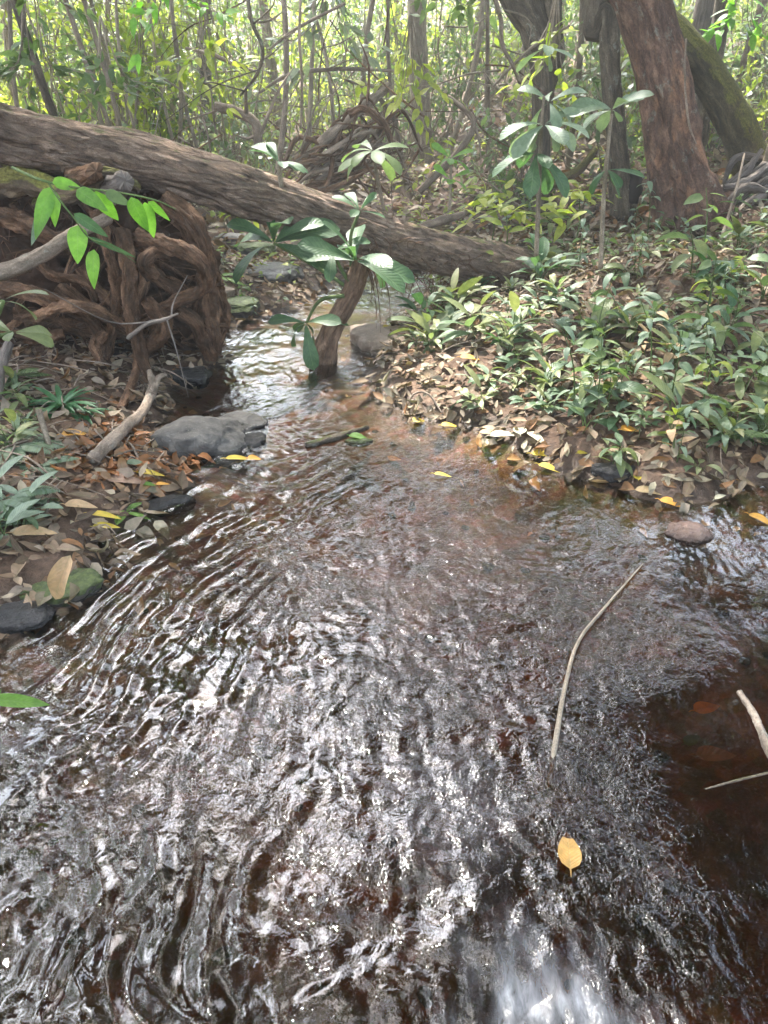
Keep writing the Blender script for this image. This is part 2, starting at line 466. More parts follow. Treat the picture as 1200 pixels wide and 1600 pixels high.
def mat_water():
    m = M('stream_water')
    p = m.pos()
    at = m.n('ShaderNodeAttribute'); at.attribute_name = 'bc'      # x: ripple amount, y: riffle amount, z: glassy amount
    sp = m.n('ShaderNodeSeparateXYZ'); m.l(at.outputs['Vector'], sp.inputs[0])
    n1 = m.noise(m.scalev(p, (1, 1, .01)), 46, 1.2, .5, 1.0)
    n2 = m.noise(m.scalev(p, (1.3, .75, .01)), 95, 0, .5, 1.5)
    h = m.math('ADD', m.math('MULTIPLY', n1, 1.0), m.math('MULTIPLY', n2, .32))
    h = m.math('MULTIPLY', h, sp.outputs[0])
    bn = m.n('ShaderNodeBump'); bn.inputs['Strength'].default_value = 1.0; bn.inputs['Distance'].default_value = .0034
    m.l(h, bn.inputs['Height'])
    fr = m.n('ShaderNodeFresnel'); fr.inputs['IOR'].default_value = 1.45; m.l(bn.outputs[0], fr.inputs['Normal'])
    tr = m.n('ShaderNodeBsdfTransparent'); m.l(m.attr('tint'), tr.inputs['Color'])
    gl = m.n('ShaderNodeBsdfGlossy'); gl.inputs['Color'].default_value = (1, 1, 1, 1)
    m.l(bn.outputs[0], gl.inputs['Normal'])
    m.l(m.maprange(sp.outputs[1], 0, 1, .04, .25), gl.inputs['Roughness'])
    mx = m.n('ShaderNodeMixShader')
    m.l(m.math('MINIMUM', m.math('MULTIPLY', fr.outputs[0], 1.35), 1.0), mx.inputs[0]); m.l(tr.outputs[0], mx.inputs[1]); m.l(gl.outputs[0], mx.inputs[2])
    # foamy white painted on the riffle to stand for its blurred sky glare
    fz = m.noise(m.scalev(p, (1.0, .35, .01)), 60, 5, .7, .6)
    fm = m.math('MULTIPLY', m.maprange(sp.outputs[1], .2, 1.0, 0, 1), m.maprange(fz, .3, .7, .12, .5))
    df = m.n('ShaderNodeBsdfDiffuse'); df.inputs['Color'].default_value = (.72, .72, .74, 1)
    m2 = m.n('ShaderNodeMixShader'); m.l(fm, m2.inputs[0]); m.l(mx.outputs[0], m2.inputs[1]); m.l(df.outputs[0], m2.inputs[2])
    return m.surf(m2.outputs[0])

# ------------------------------------------------------------------ stream outline (water level z = 0)
left_px = [(-60, 1075), (0, 1005), (60, 965), (140, 935), (190, 885), (150, 862), (170, 838), (225, 815), (215, 790), (285, 770), (300, 742),
           (240, 715), (250, 665), (262, 610), (300, 588), (345, 566), (335, 540), (352, 515), (400, 500), (455, 488), (490, 470), (500, 452), (560, 438), (600, 425)]
right_px = [(690, 425), (700, 440), (670, 462), (640, 490), (600, 520), (585, 560), (578, 590), (605, 632), (650, 655), (735, 665), (800, 700),
            (870, 735), (950, 752), (1000, 775), (1060, 792), (1110, 785), (1160, 760), (1215, 745), (1320, 720)]
poly = [at_z(*p)[:2] for p in left_px] + [at_z(*p)[:2] for p in right_px]
poly = [np.array([-2.4, -2.6]), np.array([-2.0, -.5]), np.array([-1.75, .9])] + poly + [np.array([4.2, 2.3]), np.array([4.0, -.5]), np.array([3.6, -2.6])]
poly = np.array(poly)
def sdist(x, y):
    shp = x.shape; x = x.ravel(); y = y.ravel()
    d2 = np.full(x.shape, 1e9); inside = np.zeros(x.shape, bool)
    n = len(poly)
    for i in range(n):
        a = poly[i]; b = poly[(i+1) % n]; e = b-a
        wx, wy = x-a[0], y-a[1]
        t = np.clip((wx*e[0]+wy*e[1])/(e@e), 0, 1)
        d2 = np.minimum(d2, (wx-e[0]*t)**2+(wy-e[1]*t)**2)
        c = (a[1] > y) != (b[1] > y)
        xx = a[0]+(y-a[1])/(b[1]-a[1]+1e-12)*(b[0]-a[0])
        inside ^= c & (x < xx)
    d = np.sqrt(d2)
    return np.where(inside, -d, d).reshape(shp)
def height(x, y):
    s = sdist(x, y)
    s = s + .05*fbm2(x*3, y*3, 3, 5) + .02*fbm2(x*12, y*12, 2, 6)
    right = sstep(-.5, .6, x-.08*y)
    slope = .07+.10*right
    out = .05*sstep(0, .12, s)+.05*sstep(.1, .6, s) + slope*np.clip(s, 0, 7) + .02*np.clip(s-7, 0, 30)
    far = .17*np.clip(y-15, 0, 80)
    ins = -.03*sstep(0, .08, -s) - .10*sstep(0, .5, -s)*(1-.6*sstep(.7, 1.2, x)) - .15*sstep(.3, 1.1, -s)*sstep(1.5, .9, x-.12*y)*sstep(6, 3, y) + .03*fbm2(x*2.2, y*2.2, 4, 11)*sstep(0, .3, -s) + .012*np.abs(fbm2(x*9, y*9, 2, 21))
    ins = ins - .14*np.exp(-((x-.40)/.55)**2-((y-2.85)/.55)**2)*sstep(.03, .3, -s)
    nz = .09*fbm2(x*.9, y*.9, 4, 31)*sstep(.1, 1.2, s) + .018*fbm2(x*7, y*7, 3, 41)*sstep(0, .3, s) + .35*fbm2(x*.15, y*.15, 3, 51)*sstep(6, 16, y)
    return np.where(s > 0, out+nz, ins)+far
def axis(lo, hi, step, near_lo, near_hi, g=1.07):
    a = list(np.arange(near_lo, near_hi+1e-6, step)); s = step; v = a[-1]
    while v < hi: s *= g; v += s; a.append(v)
    s = step; v = a[0]
    while v > lo: s *= g; v -= s; a.insert(0, v)
    return np.array(a)
gx = axis(-130, 130, .028, -3.6, 4.2); gy = axis(-60, 220, .028, -.2, 8.5)
X, Y = np.meshgrid(gx, gy)
H = height(X, Y)
def grid_q(nx, ny):
    i = np.arange(ny-1)[:, None]; j = np.arange(nx-1)[None, :]
    a = i*nx+j
    return np.stack([a, a+1, a+nx+1, a+nx], -1).reshape(-1, 4)
mb = MB(); mb.add(np.stack([X, Y, H], -1).reshape(-1, 3), q=grid_q(len(gx), len(gy)))
ground = mb.build('ground', mat_ground()); tag(ground, 'brown forest soil and clay stream bed', 'ground', kind='structure')
def hz(x, y):
    x = np.atleast_1d(np.asarray(x, float)); y = np.atleast_1d(np.asarray(y, float))
    i = np.clip(np.searchsorted(gx, x)-1, 0, len(gx)-2); j = np.clip(np.searchsorted(gy, y)-1, 0, len(gy)-2)
    u = (x-gx[i])/(gx[i+1]-gx[i]); v = (y-gy[j])/(gy[j+1]-gy[j])
    return (H[j, i]*(1-u)+H[j, i+1]*u)*(1-v)+(H[j+1, i]*(1-u)+H[j+1, i+1]*u)*v
def hit(px, py):
    d = ray(px, py); t = .3
    while t < 80:
        p = d*t
        if CAM_H+p[2] <= max(0., hz(p[0], p[1])[0]): break
        t += .015*max(1, t*.3)
    return np.array([p[0], p[1], hz(p[0], p[1])[0]])

# ------------------------------------------------------------------ water surface with real ripples
wx = np.arange(-2.6, 3.9, .0085); wy = np.concatenate([np.arange(-.3, 4.2, .0085), np.arange(4.2, 8.9, .02)])
WX, WY = np.meshgrid(wx, wy)
def gauss(x, y, cx, cy, rx, ry): return np.exp(-((x-cx)/rx)**2-((y-cy)/ry)**2)
wr1 = fbm2(WX*1.1, WY*1.1, 3, 61); wr2 = fbm2(WX*1.1+9, WY*1.1+4, 3, 66)
S = sdist(WX, WY)
calm = np.clip(sstep(1.35, 2.0, WX-.35*(WY-1.9)+.25*wr1)*sstep(.9, 1.6, WY) + .9*gauss(WX, WY, -1.45, 1.75, .38, .5), 0, 1)
calm = np.clip(calm + .9*sstep(-.22, -.04, S)*sstep(1.4, 2.2, WY)*sstep(3.9, 3.3, WY), 0, 1)
calm = np.clip(calm + .7*gauss(WX, WY, .75, 3.1, .55, .25), 0, 1)
calm = np.clip(calm + sstep(.72, 1.12, WX+.35*wr2+.04*(1.5-WY)), 0, 1)
calm = np.clip(calm + .9*gauss(WX, WY, 1.0, 2.75, 1.1, .42), 0, 1)
calm = np.clip(calm + .7*gauss(WX, WY, -.55, .85, .6, .27)*(.8+.5*wr1) + .6*sstep(-.85, -1.15, WX+.25*wr2)*sstep(2.6, 2.0, WY), 0, 1)
crest = np.clip(1.1*gauss(WX, WY, -.75, 2.35, .62, .95)+.45*gauss(WX, WY, -1.0, 1.5, .35, .35), 0, 1)
ang = R(145)+.35*wr2+.28*(WX+.6)
# crests fan out: phase taken as distance from a far centre, warped
rad = np.hypot(WX-1.6, (WY-.55)*.80)
ph = rad/.098*2*math.pi + 4.2*fbm2(WX*1.7, WY*1.7, 3, 71)
cr = (.5+.5*np.sin(ph))**1.8
brk = .25+.75*sstep(-.5, .2, fbm2(WX*3.2+5, WY*2.4, 2, 75))
hA = .0135*crest*cr*brk
u = (WX+.55*WY+.10*wr1); v = (-.55*WX+WY+.12*wr2)
rid = 1-np.abs(fbm2(u*9, v*6, 3, 81))*1.6
hB = .0034*rid
cw = sstep(-.6, .35, WX-.1*(WY-1.5)+.2*wr1)
hC = (.0010+.0023*cw)*fbm2(WX*24+4*wr1+.8*fbm2(WX*6, WY*6, 2, 131), WY*13+4*wr2, 2, 85, .5)+.0011*cw*fbm2(WX*60+3*wr2, WY*30+3*wr1, 2, 87, .5)
hD = .006*fbm2(WX*3.2, WY*3.0, 2, 95)
hE = .0085*fbm2(WX*8.5+2*wr2, WY*6.5+2*wr1, 2, 97)*gauss(WX, WY, -.45, .75, .9, .55)
hC = hC*(1+.9*sstep(3.2, 3.8, WY))
Z = hA+(hB+hC)*(1-.86*calm)+hD*(1-.6*calm)+hE
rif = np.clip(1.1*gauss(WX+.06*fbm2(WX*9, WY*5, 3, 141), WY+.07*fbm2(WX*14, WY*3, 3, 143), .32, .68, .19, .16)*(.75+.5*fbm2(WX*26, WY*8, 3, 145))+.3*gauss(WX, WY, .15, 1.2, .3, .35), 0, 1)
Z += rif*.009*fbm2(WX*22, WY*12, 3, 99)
amt = np.clip((1-.93*calm)*(1-.8*gauss(WX, WY, -.6, .75, .9, .45))*(.35+.65*sstep(-.4, .4, fbm2(WX*2.1, WY*2.1, 3, 103)))*(1-.35*crest)*(.7+1.1*sstep(-.5, .4, WX)), 0, 1.8)
mask = (S < .35)
idx = -np.ones(WX.size, int); 
q = grid_q(len(wx), len(wy)); keep = mask.ravel()[q].any(1); q = q[keep]
used = np.unique(q); idx[used] = np.arange(len(used)); q = idx[q]
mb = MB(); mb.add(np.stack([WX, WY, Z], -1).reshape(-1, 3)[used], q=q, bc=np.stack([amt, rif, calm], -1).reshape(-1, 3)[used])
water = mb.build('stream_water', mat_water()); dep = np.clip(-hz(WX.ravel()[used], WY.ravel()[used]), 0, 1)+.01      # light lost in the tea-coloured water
tint = np.exp(-dep[:, None]*np.array([3.2, 5.0, 7.8])[None, :])
at_ = water.data.attributes.new('tint', 'FLOAT_VECTOR', 'POINT'); at_.data.foreach_set('vector', tint.astype(np.float32).ravel())
tag(water, 'rippling shallow brown stream water', 'water', kind='structure')

# ------------------------------------------------------------------ material set
ML = dict(
    herb=mat_leaf('herb_leaf', [(.08, .13, .075), (.12, .17, .10), (.165, .185, .10), (.13, .165, .05), (.21, .215, .11)], .3, .42, 1.6, True, .4),
    big=mat_leaf('sapling_leaf', [(.03, .08, .035), (.05, .105, .05), (.07, .125, .07)], .35, .46, 1.8, True, .35),
    pale=mat_leaf('pale_leaf', [(.12, .18, .13), (.18, .23, .18), (.09, .15, .08)], .3, .42, 1.4, True, .4),
    bright=mat_leaf('bright_leaf', [(.10, .24, .03), (.13, .28, .04), (.16, .30, .06)], .5, .4, 1.8, True, .4),
    yel=mat_leaf('yellow_green_leaf', [(.15, .20, .03), (.23, .27, .045), (.32, .33, .08), (.15, .19, .04)], .45, .5, 1.65, spec=.3),
    mid=mat_leaf('green_leaf', [(.07, .11, .045), (.11, .16, .07), (.16, .21, .10)], .4, .5, 1.5, spec=.3),
    grey=mat_leaf('grey_green_leaf', [(.10, .14, .09), (.16, .20, .14), (.24, .27, .21), (.11, .17, .08)], .35, .4, 1.5),
    canopy=mat_leaf('canopy_leaf', [(.04, .085, .02), (.06, .12, .03), (.09, .15, .03)], .35, .5, 1.5),
    fern=mat_leaf('fern_leaf', [(.14, .26, .05), (.20, .32, .08)], .45, .5, 1.7),
    dfern=mat_leaf('dark_fern_leaf', [(.03, .11, .045), (.05, .15, .06)], .3, .4, 1.5),
    dead=mat_leaf('dead_leaf', [(.05, .03, .022), (.22, .14, .10), (.34, .235, .175), (.11, .06, .04), (.32, .25, .22), (.17, .09, .055), (.46, .37, .30), (.07, .045, .035), (.28, .12, .05), (.20, .15, .125)], .12, .6, 1.0, True, .3),
    rust=mat_leaf('rust_leaf', [(.30, .10, .03), (.42, .15, .05), (.18, .07, .03), (.36, .2, .12)], .1, .4, 1.0, True),
    ochre=mat_leaf('ochre_leaf', [(.46, .25, .07), (.5, .28, .09)], .15, .5, 1.0, True),
    orange=mat_leaf('orange_leaf', [(.60, .26, .04), (.66, .34, .06)], .2, .5, 1.0, True),
    yellow=mat_leaf('yellow_leaf', [(.50, .36, .03), (.55, .40, .05)], .2, .5, 1.0, True),
    tan=mat_leaf('tan_leaf', [(.34, .22, .13), (.40, .27, .16)], .15, .6, 1.0, True),
    pink=mat_leaf('pinkish_leaf', [(.30, .17, .13), (.35, .21, .17)], .15, .6, 1.0, True),
    cream=mat_leaf('cream_leaf', [(.5, .44, .36), (.55, .5, .42)], .15, .6, 1.0, True),
)
BK = dict(
    log=mat_bark('log_bark', (.05, .036, .028), (.31, .225, .17), (.55, .44, .36), 34, .12, st=.28, bump=1, dist=.03, patch=(.42, .29, .2)),
    root=mat_bark('root_bark', (.032, .019, .011), (.155, .088, .052), (.34, .21, .135), 28, 0, st=.3, bump=1, dist=.02),
    mroot=mat_bark('mossy_root_bark', (.04, .03, .02), (.12, .09, .06), (.24, .18, .12), 20, .75, (.16, .15, .035), st=.3, bump=1, dist=.02),
    pale=mat_bark('pale_bark', (.10, .08, .06), (.24, .19, .15), (.38, .32, .26), 26, 0, st=.3, bump=.6, lichen=.4),
    red=mat_bark('red_bark', (.05, .033, .025), (.19, .115, .085), (.38, .25, .18), 14, 0, st=.5, bump=1, lichen=.5, dist=.03, patch=(.36, .19, .11)),
    moss=mat_bark('mossy_bark', (.04, .036, .022), (.10, .085, .05), (.2, .17, .10), 16, .85, (.17, .165, .04), st=.4, bump=1, dist=.02),
    dark=mat_bark('dark_bark', (.045, .038, .028), (.12, .10, .075), (.25, .21, .16), 18, .15, st=.3, bump=1, lichen=.5, dist=.02),
    thin=mat_bark('sapling_bark', (.14, .115, .085), (.28, .235, .18), (.44, .39, .31), 30, .1, st=.3, bump=.5),
    bleached=mat_bark('bleached_wood', (.3, .25, .19), (.48, .41, .32), (.62, .55, .45), 40, 0, st=.2, bump=.4),
    grey=mat_bark('grey_wood', (.10, .085, .075), (.22, .19, .17), (.40, .36, .33), 40, 0, st=.1, bump=1, dist=.02),
    stem=mat_bark('green_stem', (.06, .09, .03), (.10, .15, .05), (.16, .2, .08), 30, 0, bump=.2),
    stump=mat_bark('stump_bark', (.05, .03, .02), (.16, .10, .066), (.30, .2, .14), 30, 0, st=.35, bump=1, dist=.02),
)
RK = dict(
    grey=mat_rock('grey_rock', (.035, .032, .03), (.085, .077, .068), (.16, .145, .125), 9),
    dark=mat_rock('dark_rock', (.012, .011, .01), (.03, .027, .026), (.07, .062, .058), 12, 0, .35),
    moss=mat_rock('mossy_rock', (.03, .026, .022), (.07, .06, .05), (.13, .115, .095), 9, .9),
    tan=mat_rock('tan_rock', (.13, .09, .06), (.23, .165, .12), (.33, .26, .2), 5),
    bed=mat_rock('bed_pebble', (.03, .02, .013), (.07, .045, .028), (.13, .09, .06), 8, 0, .6),
    pink=mat_rock('pink_rock', (.20, .12, .09), (.30, .19, .145), (.38, .26, .2), 7, 0, .4),
)

def thing_tube(name, label, cat, P, r, mat, seg=12, n=None, amp=.1, freq=2, stretch=3, seed=1, group=None, fn=None, child=None):
    mb = MB(); C = tube(mb, P, r, seg, n, amp, freq, stretch, seed, fn=fn)
    o = mb.build(name, mat); tag(o, label, cat, group); return o
def PY(pts):
    return [at_y(*p) for p in pts]

# ------------------------------------------------------------------ fallen log over the stream
logP = PY([(-330, 100, 3.9), (-120, 165, 4.05), (0, 207, 4.2), (110, 232, 4.35), (250, 262, 4.55), (400, 306, 4.8), (540, 352, 5.1), (660, 388, 5.45), (760, 412, 5.75), (850, 424, 6.0), (930, 426, 6.3)])
mb = MB()
def logfn(t, a, bx, by, bz):
    g = 1+.10*fbm3(bx*7, by*7, bz*1.2, 3, 3)+.05*fbm3(bx*28, by*28, bz*3.5, 3, 8)
    crack = fbm3(bx*18+2, by*18, bz*2.2, 2, 15)
    g = g-.08*sstep(.35, .7, crack)
    plate = fbm3(bx*9, by*9, bz*2.6, 2, 25)
    return g+.05*sstep(-.05, .05, plate)
tube(mb, logP, [.135, .135, .135, .135, .13, .13, .135, .15, .155, .12, .08], 120, 420, 0, fn=logfn)
root = empty('fallen_log', logP[5], 'long fallen tree trunk with cracked brown bark lying across the stream', 'log')
under(mb.build('bark', BK['log']), root)
# peeled tongues of bark and stubs on the log
for k, (px, py, Yv, dx, dy, r0) in enumerate([(150, 268, 4.12, -35, -18, .045), (196, 282, 4.1, -20, -14, .05)]):
    mb = MB(); a = at_y(px, py, Yv); b = at_y(px+dx, py+dy+30, Yv+.15)
    tube(mb, [a, (a+b)/2, b], [r0, r0*1.1, r0*1.2], 14, 10, .25, 2, 2, k+3)
    under(mb.build('branch_stub', BK['grey'] if k else BK['root']), root)
mb = MB()
for k in range(130):   # fine rootlets and fibres hanging round the right part of the log
    t = random.uniform(.62, .97); i = int(t*419)
    C = catmull(logP, 420)[i] if k == 0 else CL[i]
    if k == 0: CL = catmull(logP, 420); C = CL[i]
    ang_ = random.uniform(-2.6, .6); rr = .2*(1 if t < .8 else .8)
    s = np.array([0, -math.cos(ang_), math.sin(ang_)])*rr
    p0 = C+s*1.0; al = norm(CL[min(419, i+8)]-C)
    L = random.uniform(.08, .3)
    p1 = p0+al*random.uniform(-L, L)*.7+np.array([0, -.02, -random.uniform(0, .1)]); p2 = p1+al*random.uniform(-L, L)*.6+np.array([0, random.uniform(-.05, .05), -random.uniform(.02, .16)])
    tube(mb, [p0, p1, p2], [.004, .003, .0015], 4, 7, 0)
tag(under(mb.build('rootlets', BK['root']), root), None, None, kind='stuff')

# ------------------------------------------------------------------ mass of roots at the left end of the log
rb = at_y(150, 540, 4.3); rb[2] = 0.05
root = empty('root_mass', rb, 'tall tangled mass of brown roots under the left end of the fallen log', 'roots')
mb = MB()
v, f = ico(6)
c = at_y(95, 430, 4.75); 
p = v*np.array([.93, .52, .60])
p *= (1+.20*fbm3(v[:, 0]*2.2, v[:, 1]*2.2, v[:, 2]*2.2, 3, 3)-.22*sstep(.0, .5, fbm3(v[:, 0]*3.5+4, v[:, 1]*3.5, v[:, 2]*3.5, 2, 14))+.05*fbm3(v[:, 0]*11, v[:, 1]*11, v[:, 2]*11, 3, 33))[:, None]
mb.add(p+c, t=f, bc=p)
m = M('root_soil'); pp = m.attr()
fz = m.noise(pp, 9, 8, .72)
m.surf(m.bsdf(m.ramp(fz, [(.3, (.03, .018, .012)), (.55, (.075, .043, .028)), (.75, (.14, .085, .055))]), .95, m.bump(fz, 1, .04), .1).outputs[0])
under(mb.build('soil', m.m), root)
RT = [  # pixel polylines, distance, radii
    ('r', [(190, 360, 4.15), (200, 420, 4.0), (205, 480, 3.95), (215, 540, 3.9), (238, 600, 3.85)], [.05, .055, .055, .05, .03]),
    ('r', [(150, 330, 4.2), (172, 400, 4.1), (180, 470, 4.1), (168, 560, 4.15)], [.05, .04, .04, .035]),
    ('r', [(215, 370, 4.2), (270, 385, 4.1), (312, 410, 4.1), (318, 450, 4.15), (280, 470, 4.15), (225, 500, 4.2)], [.06, .06, .06, .055, .05, .05]),
    ('r', [(255, 310, 4.4), (300, 350, 4.35), (322, 410, 4.35), (322, 480, 4.4), (338, 550, 4.4)], [.07, .08, .08, .085, .06]),
    ('r', [(240, 430, 4.1), (225, 410, 4.05), (240, 395, 4.1), (262, 400, 4.15)], [.05, .05, .045, .04]),
    ('r', [(-30, 330, 4.2), (40, 350, 4.1), (95, 375, 4.1), (140, 350, 4.15), (180, 310, 4.3)], [.07, .07, .06, .05, .04]),
    ('r', [(-40, 450, 4.1), (30, 455, 4.0), (80, 470, 4.0), (140, 500, 4.1), (170, 545, 4.2)], [.07, .06, .06, .055, .04]),
    ('r', [(40, 500, 4.0), (100, 480, 3.95), (160, 490, 4.0), (215, 530, 4.15)], [.04, .045, .045, .03]),
    ('r', [(230, 470, 4.15), (255, 505, 4.1), (240, 540, 4.15), (205, 560, 4.2)], [.05, .06, .05, .03]),
    ('r', [(262, 480, 4.25), (300, 500, 4.2), (315, 530, 4.25), (330, 560, 4.3)], [.06, .07, .06, .05]),
    ('r', [(60, 400, 4.05), (80, 430, 4.0), (130, 440, 4.0), (150, 470, 4.05)], [.035, .035, .03, .025]),
    ('m', [(-40, 290, 4.3), (40, 285, 4.2), (100, 300, 4.2), (160, 290, 4.25)], [.11, .10, .08, .05]),
    ('m', [(60, 320, 4.25), (110, 290, 4.2), (170, 275, 4.2), (215, 295, 4.3)], [.06, .055, .05, .05]),
    ('m', [(-30, 260, 4.5), (60, 262, 4.5), (110, 268, 4.5)], [.08, .09, .06]),
    ('r', [(280, 340, 4.5), (330, 430, 4.6), (345, 500, 4.65), (332, 560, 4.6)], [.06, .07, .07, .05]),
    ('r', [(165, 520, 4.1), (150, 540, 4.05), (158, 565, 4.0)], [.045, .045, .03]),
    ('r', [(100, 520, 4.1), (60, 530, 4.05), (20, 520, 4.0)], [.05, .04, .04]),
]
for k, (ty, P, r) in enumerate(RT):
    mb = MB(); tube(mb, PY(P), [q_*.64 for q_ in r], 44, 150, .34, 1.3, 2.4, k+1)
    under(mb.build('root', BK['mroot'] if ty == 'm' else BK['root']), root)
for k in range(58):
    th = random.uniform(-2.9, .1); zz = random.uniform(-.75, .8)
    P = []
    x_, z_ = random.uniform(-.8, .95), zz; dx, dz = random.uniform(-.25, .25), random.uniform(-.4, .1)
    for s in range(6):
        rr = math.sqrt(max(.06, 1-min(.95, x_*x_*.9+z_*z_*.9)))
        P.append(c+np.array([x_*1.0, -.50*rr*1.08-random.uniform(0, .05), z_*.6]))
        dx += random.uniform(-.12, .12); dz += random.uniform(-.12, .08); x_ = max(-1, min(1.0, x_+dx*.6)); z_ = max(-.95, min(.9, z_+dz*.6))
    r0 = random.choice([.008, .011, .014, .02, .028, .036])
    mb = MB(); tube(mb, P, [r0, r0*1.1, r0*.7, r0*.4], 22, 70, .34, 1.3, 2.4, k+40)
    under(mb.build('root', BK['root']), root)

mb = MB()
for k in range(420):   # hair-fine rootlets over the mass
    th, ph_ = random.uniform(-3.0, .05), random.uniform(-.9, .95)
    q_ = c+np.array([math.cos(th)*math.sqrt(1-ph_*ph_)*.95, -abs(math.sin(th))*.56*math.sqrt(1-ph_*ph_)-.03, ph_*.6])
    d = norm(np.array([random.gauss(0, 1), random.gauss(0, .4), random.gauss(-.5, .8)])); L = random.uniform(.06, .28)
    tube(mb, [q_, q_+d*L*.5+np.array([0, -.03, random.gauss(0, .02)]), q_+d*L+np.array([0, -.02, -.04])], [.0035, .0025, .001], 4, 7, 0, seed=k)
tag(under(mb.build('rootlets', BK['root']), root), None, None, kind='stuff')
n = 260; rr_ = np.random.default_rng(3); th = rr_.uniform(0, 6.28, n); ra = np.sqrt(rr_.random(n))*.8     # dead leaves caught on top
mb = MB(); o_ = c+np.stack([np.cos(th)*ra*.9, np.sin(th)*ra*.45, .60*np.sqrt(1-ra**2)+rr_.uniform(.0, .06, n)], -1)
leaves(mb, o_, rr_.normal(size=(n, 3))*[1, 1, .3], np.array([0, 0, 1.0])+rr_.normal(size=(n, 3))*.4, rr_.uniform(.04, .10, n), rr_.uniform(.02, .04, n), rr_.uniform(-.5, 1.5, n), .25, 4, 'ovate', True, .2)
tag(under(mb.build('caught_leaves', ML['dead']), root), None, None, kind='stuff')

# ------------------------------------------------------------------ big trees on the right bank and their crowns
def crown_mesh(name, mat, n, R3, lsz, seed, clumps=26, hollow=.25):
    r = np.random.default_rng(seed); mb = MB()
    cc = norm(r.normal(size=(clumps, 3)))*(r.uniform(.35, 1, clumps)**.6)[:, None]*np.array(R3)
    cr_ = r.uniform(.18, .42, clumps)*np.mean(R3)
    k = r.integers(0, clumps, n)
    o = cc[k]+r.normal(size=(n, 3))*cr_[k][:, None]*np.array([.6, .6, .38])
    d = norm(r.normal(size=(n, 3))+np.array([0, 0, -.35])); nn = norm(r.normal(size=(n, 3))*.6+np.array([0, 0, 1]))
    leaves(mb, o, d, nn, lsz*r.uniform(.6, 1.3, n), lsz*.42*r.uniform(.7, 1.2, n), r.uniform(0, .8, n), .2, 3, 'ovate', False)
    for q_ in range(clumps):
        tube(mb, [np.array([0, 0, -R3[2]*.9]), cc[q_]*.5+np.array([0, 0, -R3[2]*.2]), cc[q_]], [.05, .03, .01], 5, 8, 0)
    return mb.mesh(name, mat)
CR = [crown_mesh('crown', ML['canopy'], 3600, (2.4, 2.4, 1.3), .17, s) for s in (1, 2, 3)]
CRY = [crown_mesh('crown', ML['mid'], 3000, (2.2, 2.2, 1.3), .16, s) for s in (5, 6)]
def tree(name, label, P, r, mat, crown=True, seg=28, n=90, amp=.12, seed=1, group=None, cat='tree', fn=None, cs=1., extra=(), cz=1.2, freq=1.6):
    base = np.array(P[0]); e = empty(name, base, label, cat, group)
    mb = MB(); tube(mb, P, r, seg, n, amp, freq, 3, seed, fn=fn)
    under(mb.build('trunk', mat), e)
    if crown:
        o = new('crown', CR[seed % 3] if seed % 2 else CRY[seed % 2], e)
        cs *= .9
        top = np.array(P[-1]); o.location = Vector(top-base+np.array([0, 0, cz*cs])); o.scale = (cs, cs, cs); o.rotation_euler = (0, 0, seed*1.3)
    return e
# main leaning red-brown tree
b = hit(1062, 352); print('main tree base', b)
YB = b[1]
mainP = [at_y(1085, 420, YB), at_y(1080, 360, YB), at_y(1064, 290, YB), at_y(1047, 200, YB+.02), at_y(1030, 100, YB+.05), at_y(1002, 0, YB+.1), at_y(960, -120, YB+.2)]
mainP += [mainP[-1]+np.array([-.15, .2, 1.6]), mainP[-1]+np.array([.3, .3, 6.6])]
def mfn(t, a, bx, by, bz):
    g = 1+.09*fbm3(bx*5, by*5, bz*1.5, 3, 2)+.03*fbm3(bx*22, by*22, bz*8, 3, 5)
    g = g+.30*np.exp(-(t/.09)**2)*(.6+.7*np.cos(3*a+.6))
    return g-.16*sstep(.25, .6, fbm3(bx*6+7, by*6, bz*2.2, 2, 19))
s_ = px_size(YB)
main = tree('leaning_tree', 'thick leaning tree with peeling reddish brown bark and a hollow near its base', mainP,
            [52*s_, 50*s_, 44*s_, 40*s_, 37*s_, 36*s_, 34*s_, .13, .09], BK['red'], seg=72, n=260, amp=0, seed=1, fn=mfn, cs=1.1)
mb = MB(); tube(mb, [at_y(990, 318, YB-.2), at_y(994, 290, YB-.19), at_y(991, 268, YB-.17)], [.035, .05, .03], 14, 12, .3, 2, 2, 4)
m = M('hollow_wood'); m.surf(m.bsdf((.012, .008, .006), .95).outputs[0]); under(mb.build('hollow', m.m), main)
for k, (P, r) in enumerate([([(1075, 300, YB-.05), (1110, 325, YB-.12), (1150, 335, YB-.1), (1190, 330, YB)], [.14, .09, .06, .03]),
                            ([(1050, 330, YB-.1), (1045, 362, YB-.22), (1060, 395, YB-.3)], [.12, .08, .04]),
                            ([(1085, 330, YB), (1120, 318, YB+.15), (1165, 300, YB+.3)], [.12, .08, .04])]):
    mb = MB(); tube(mb, PY(P), r, 22, 30, .2, 1.6, 3, k); under(mb.build('buttress_root', BK['red']), main)
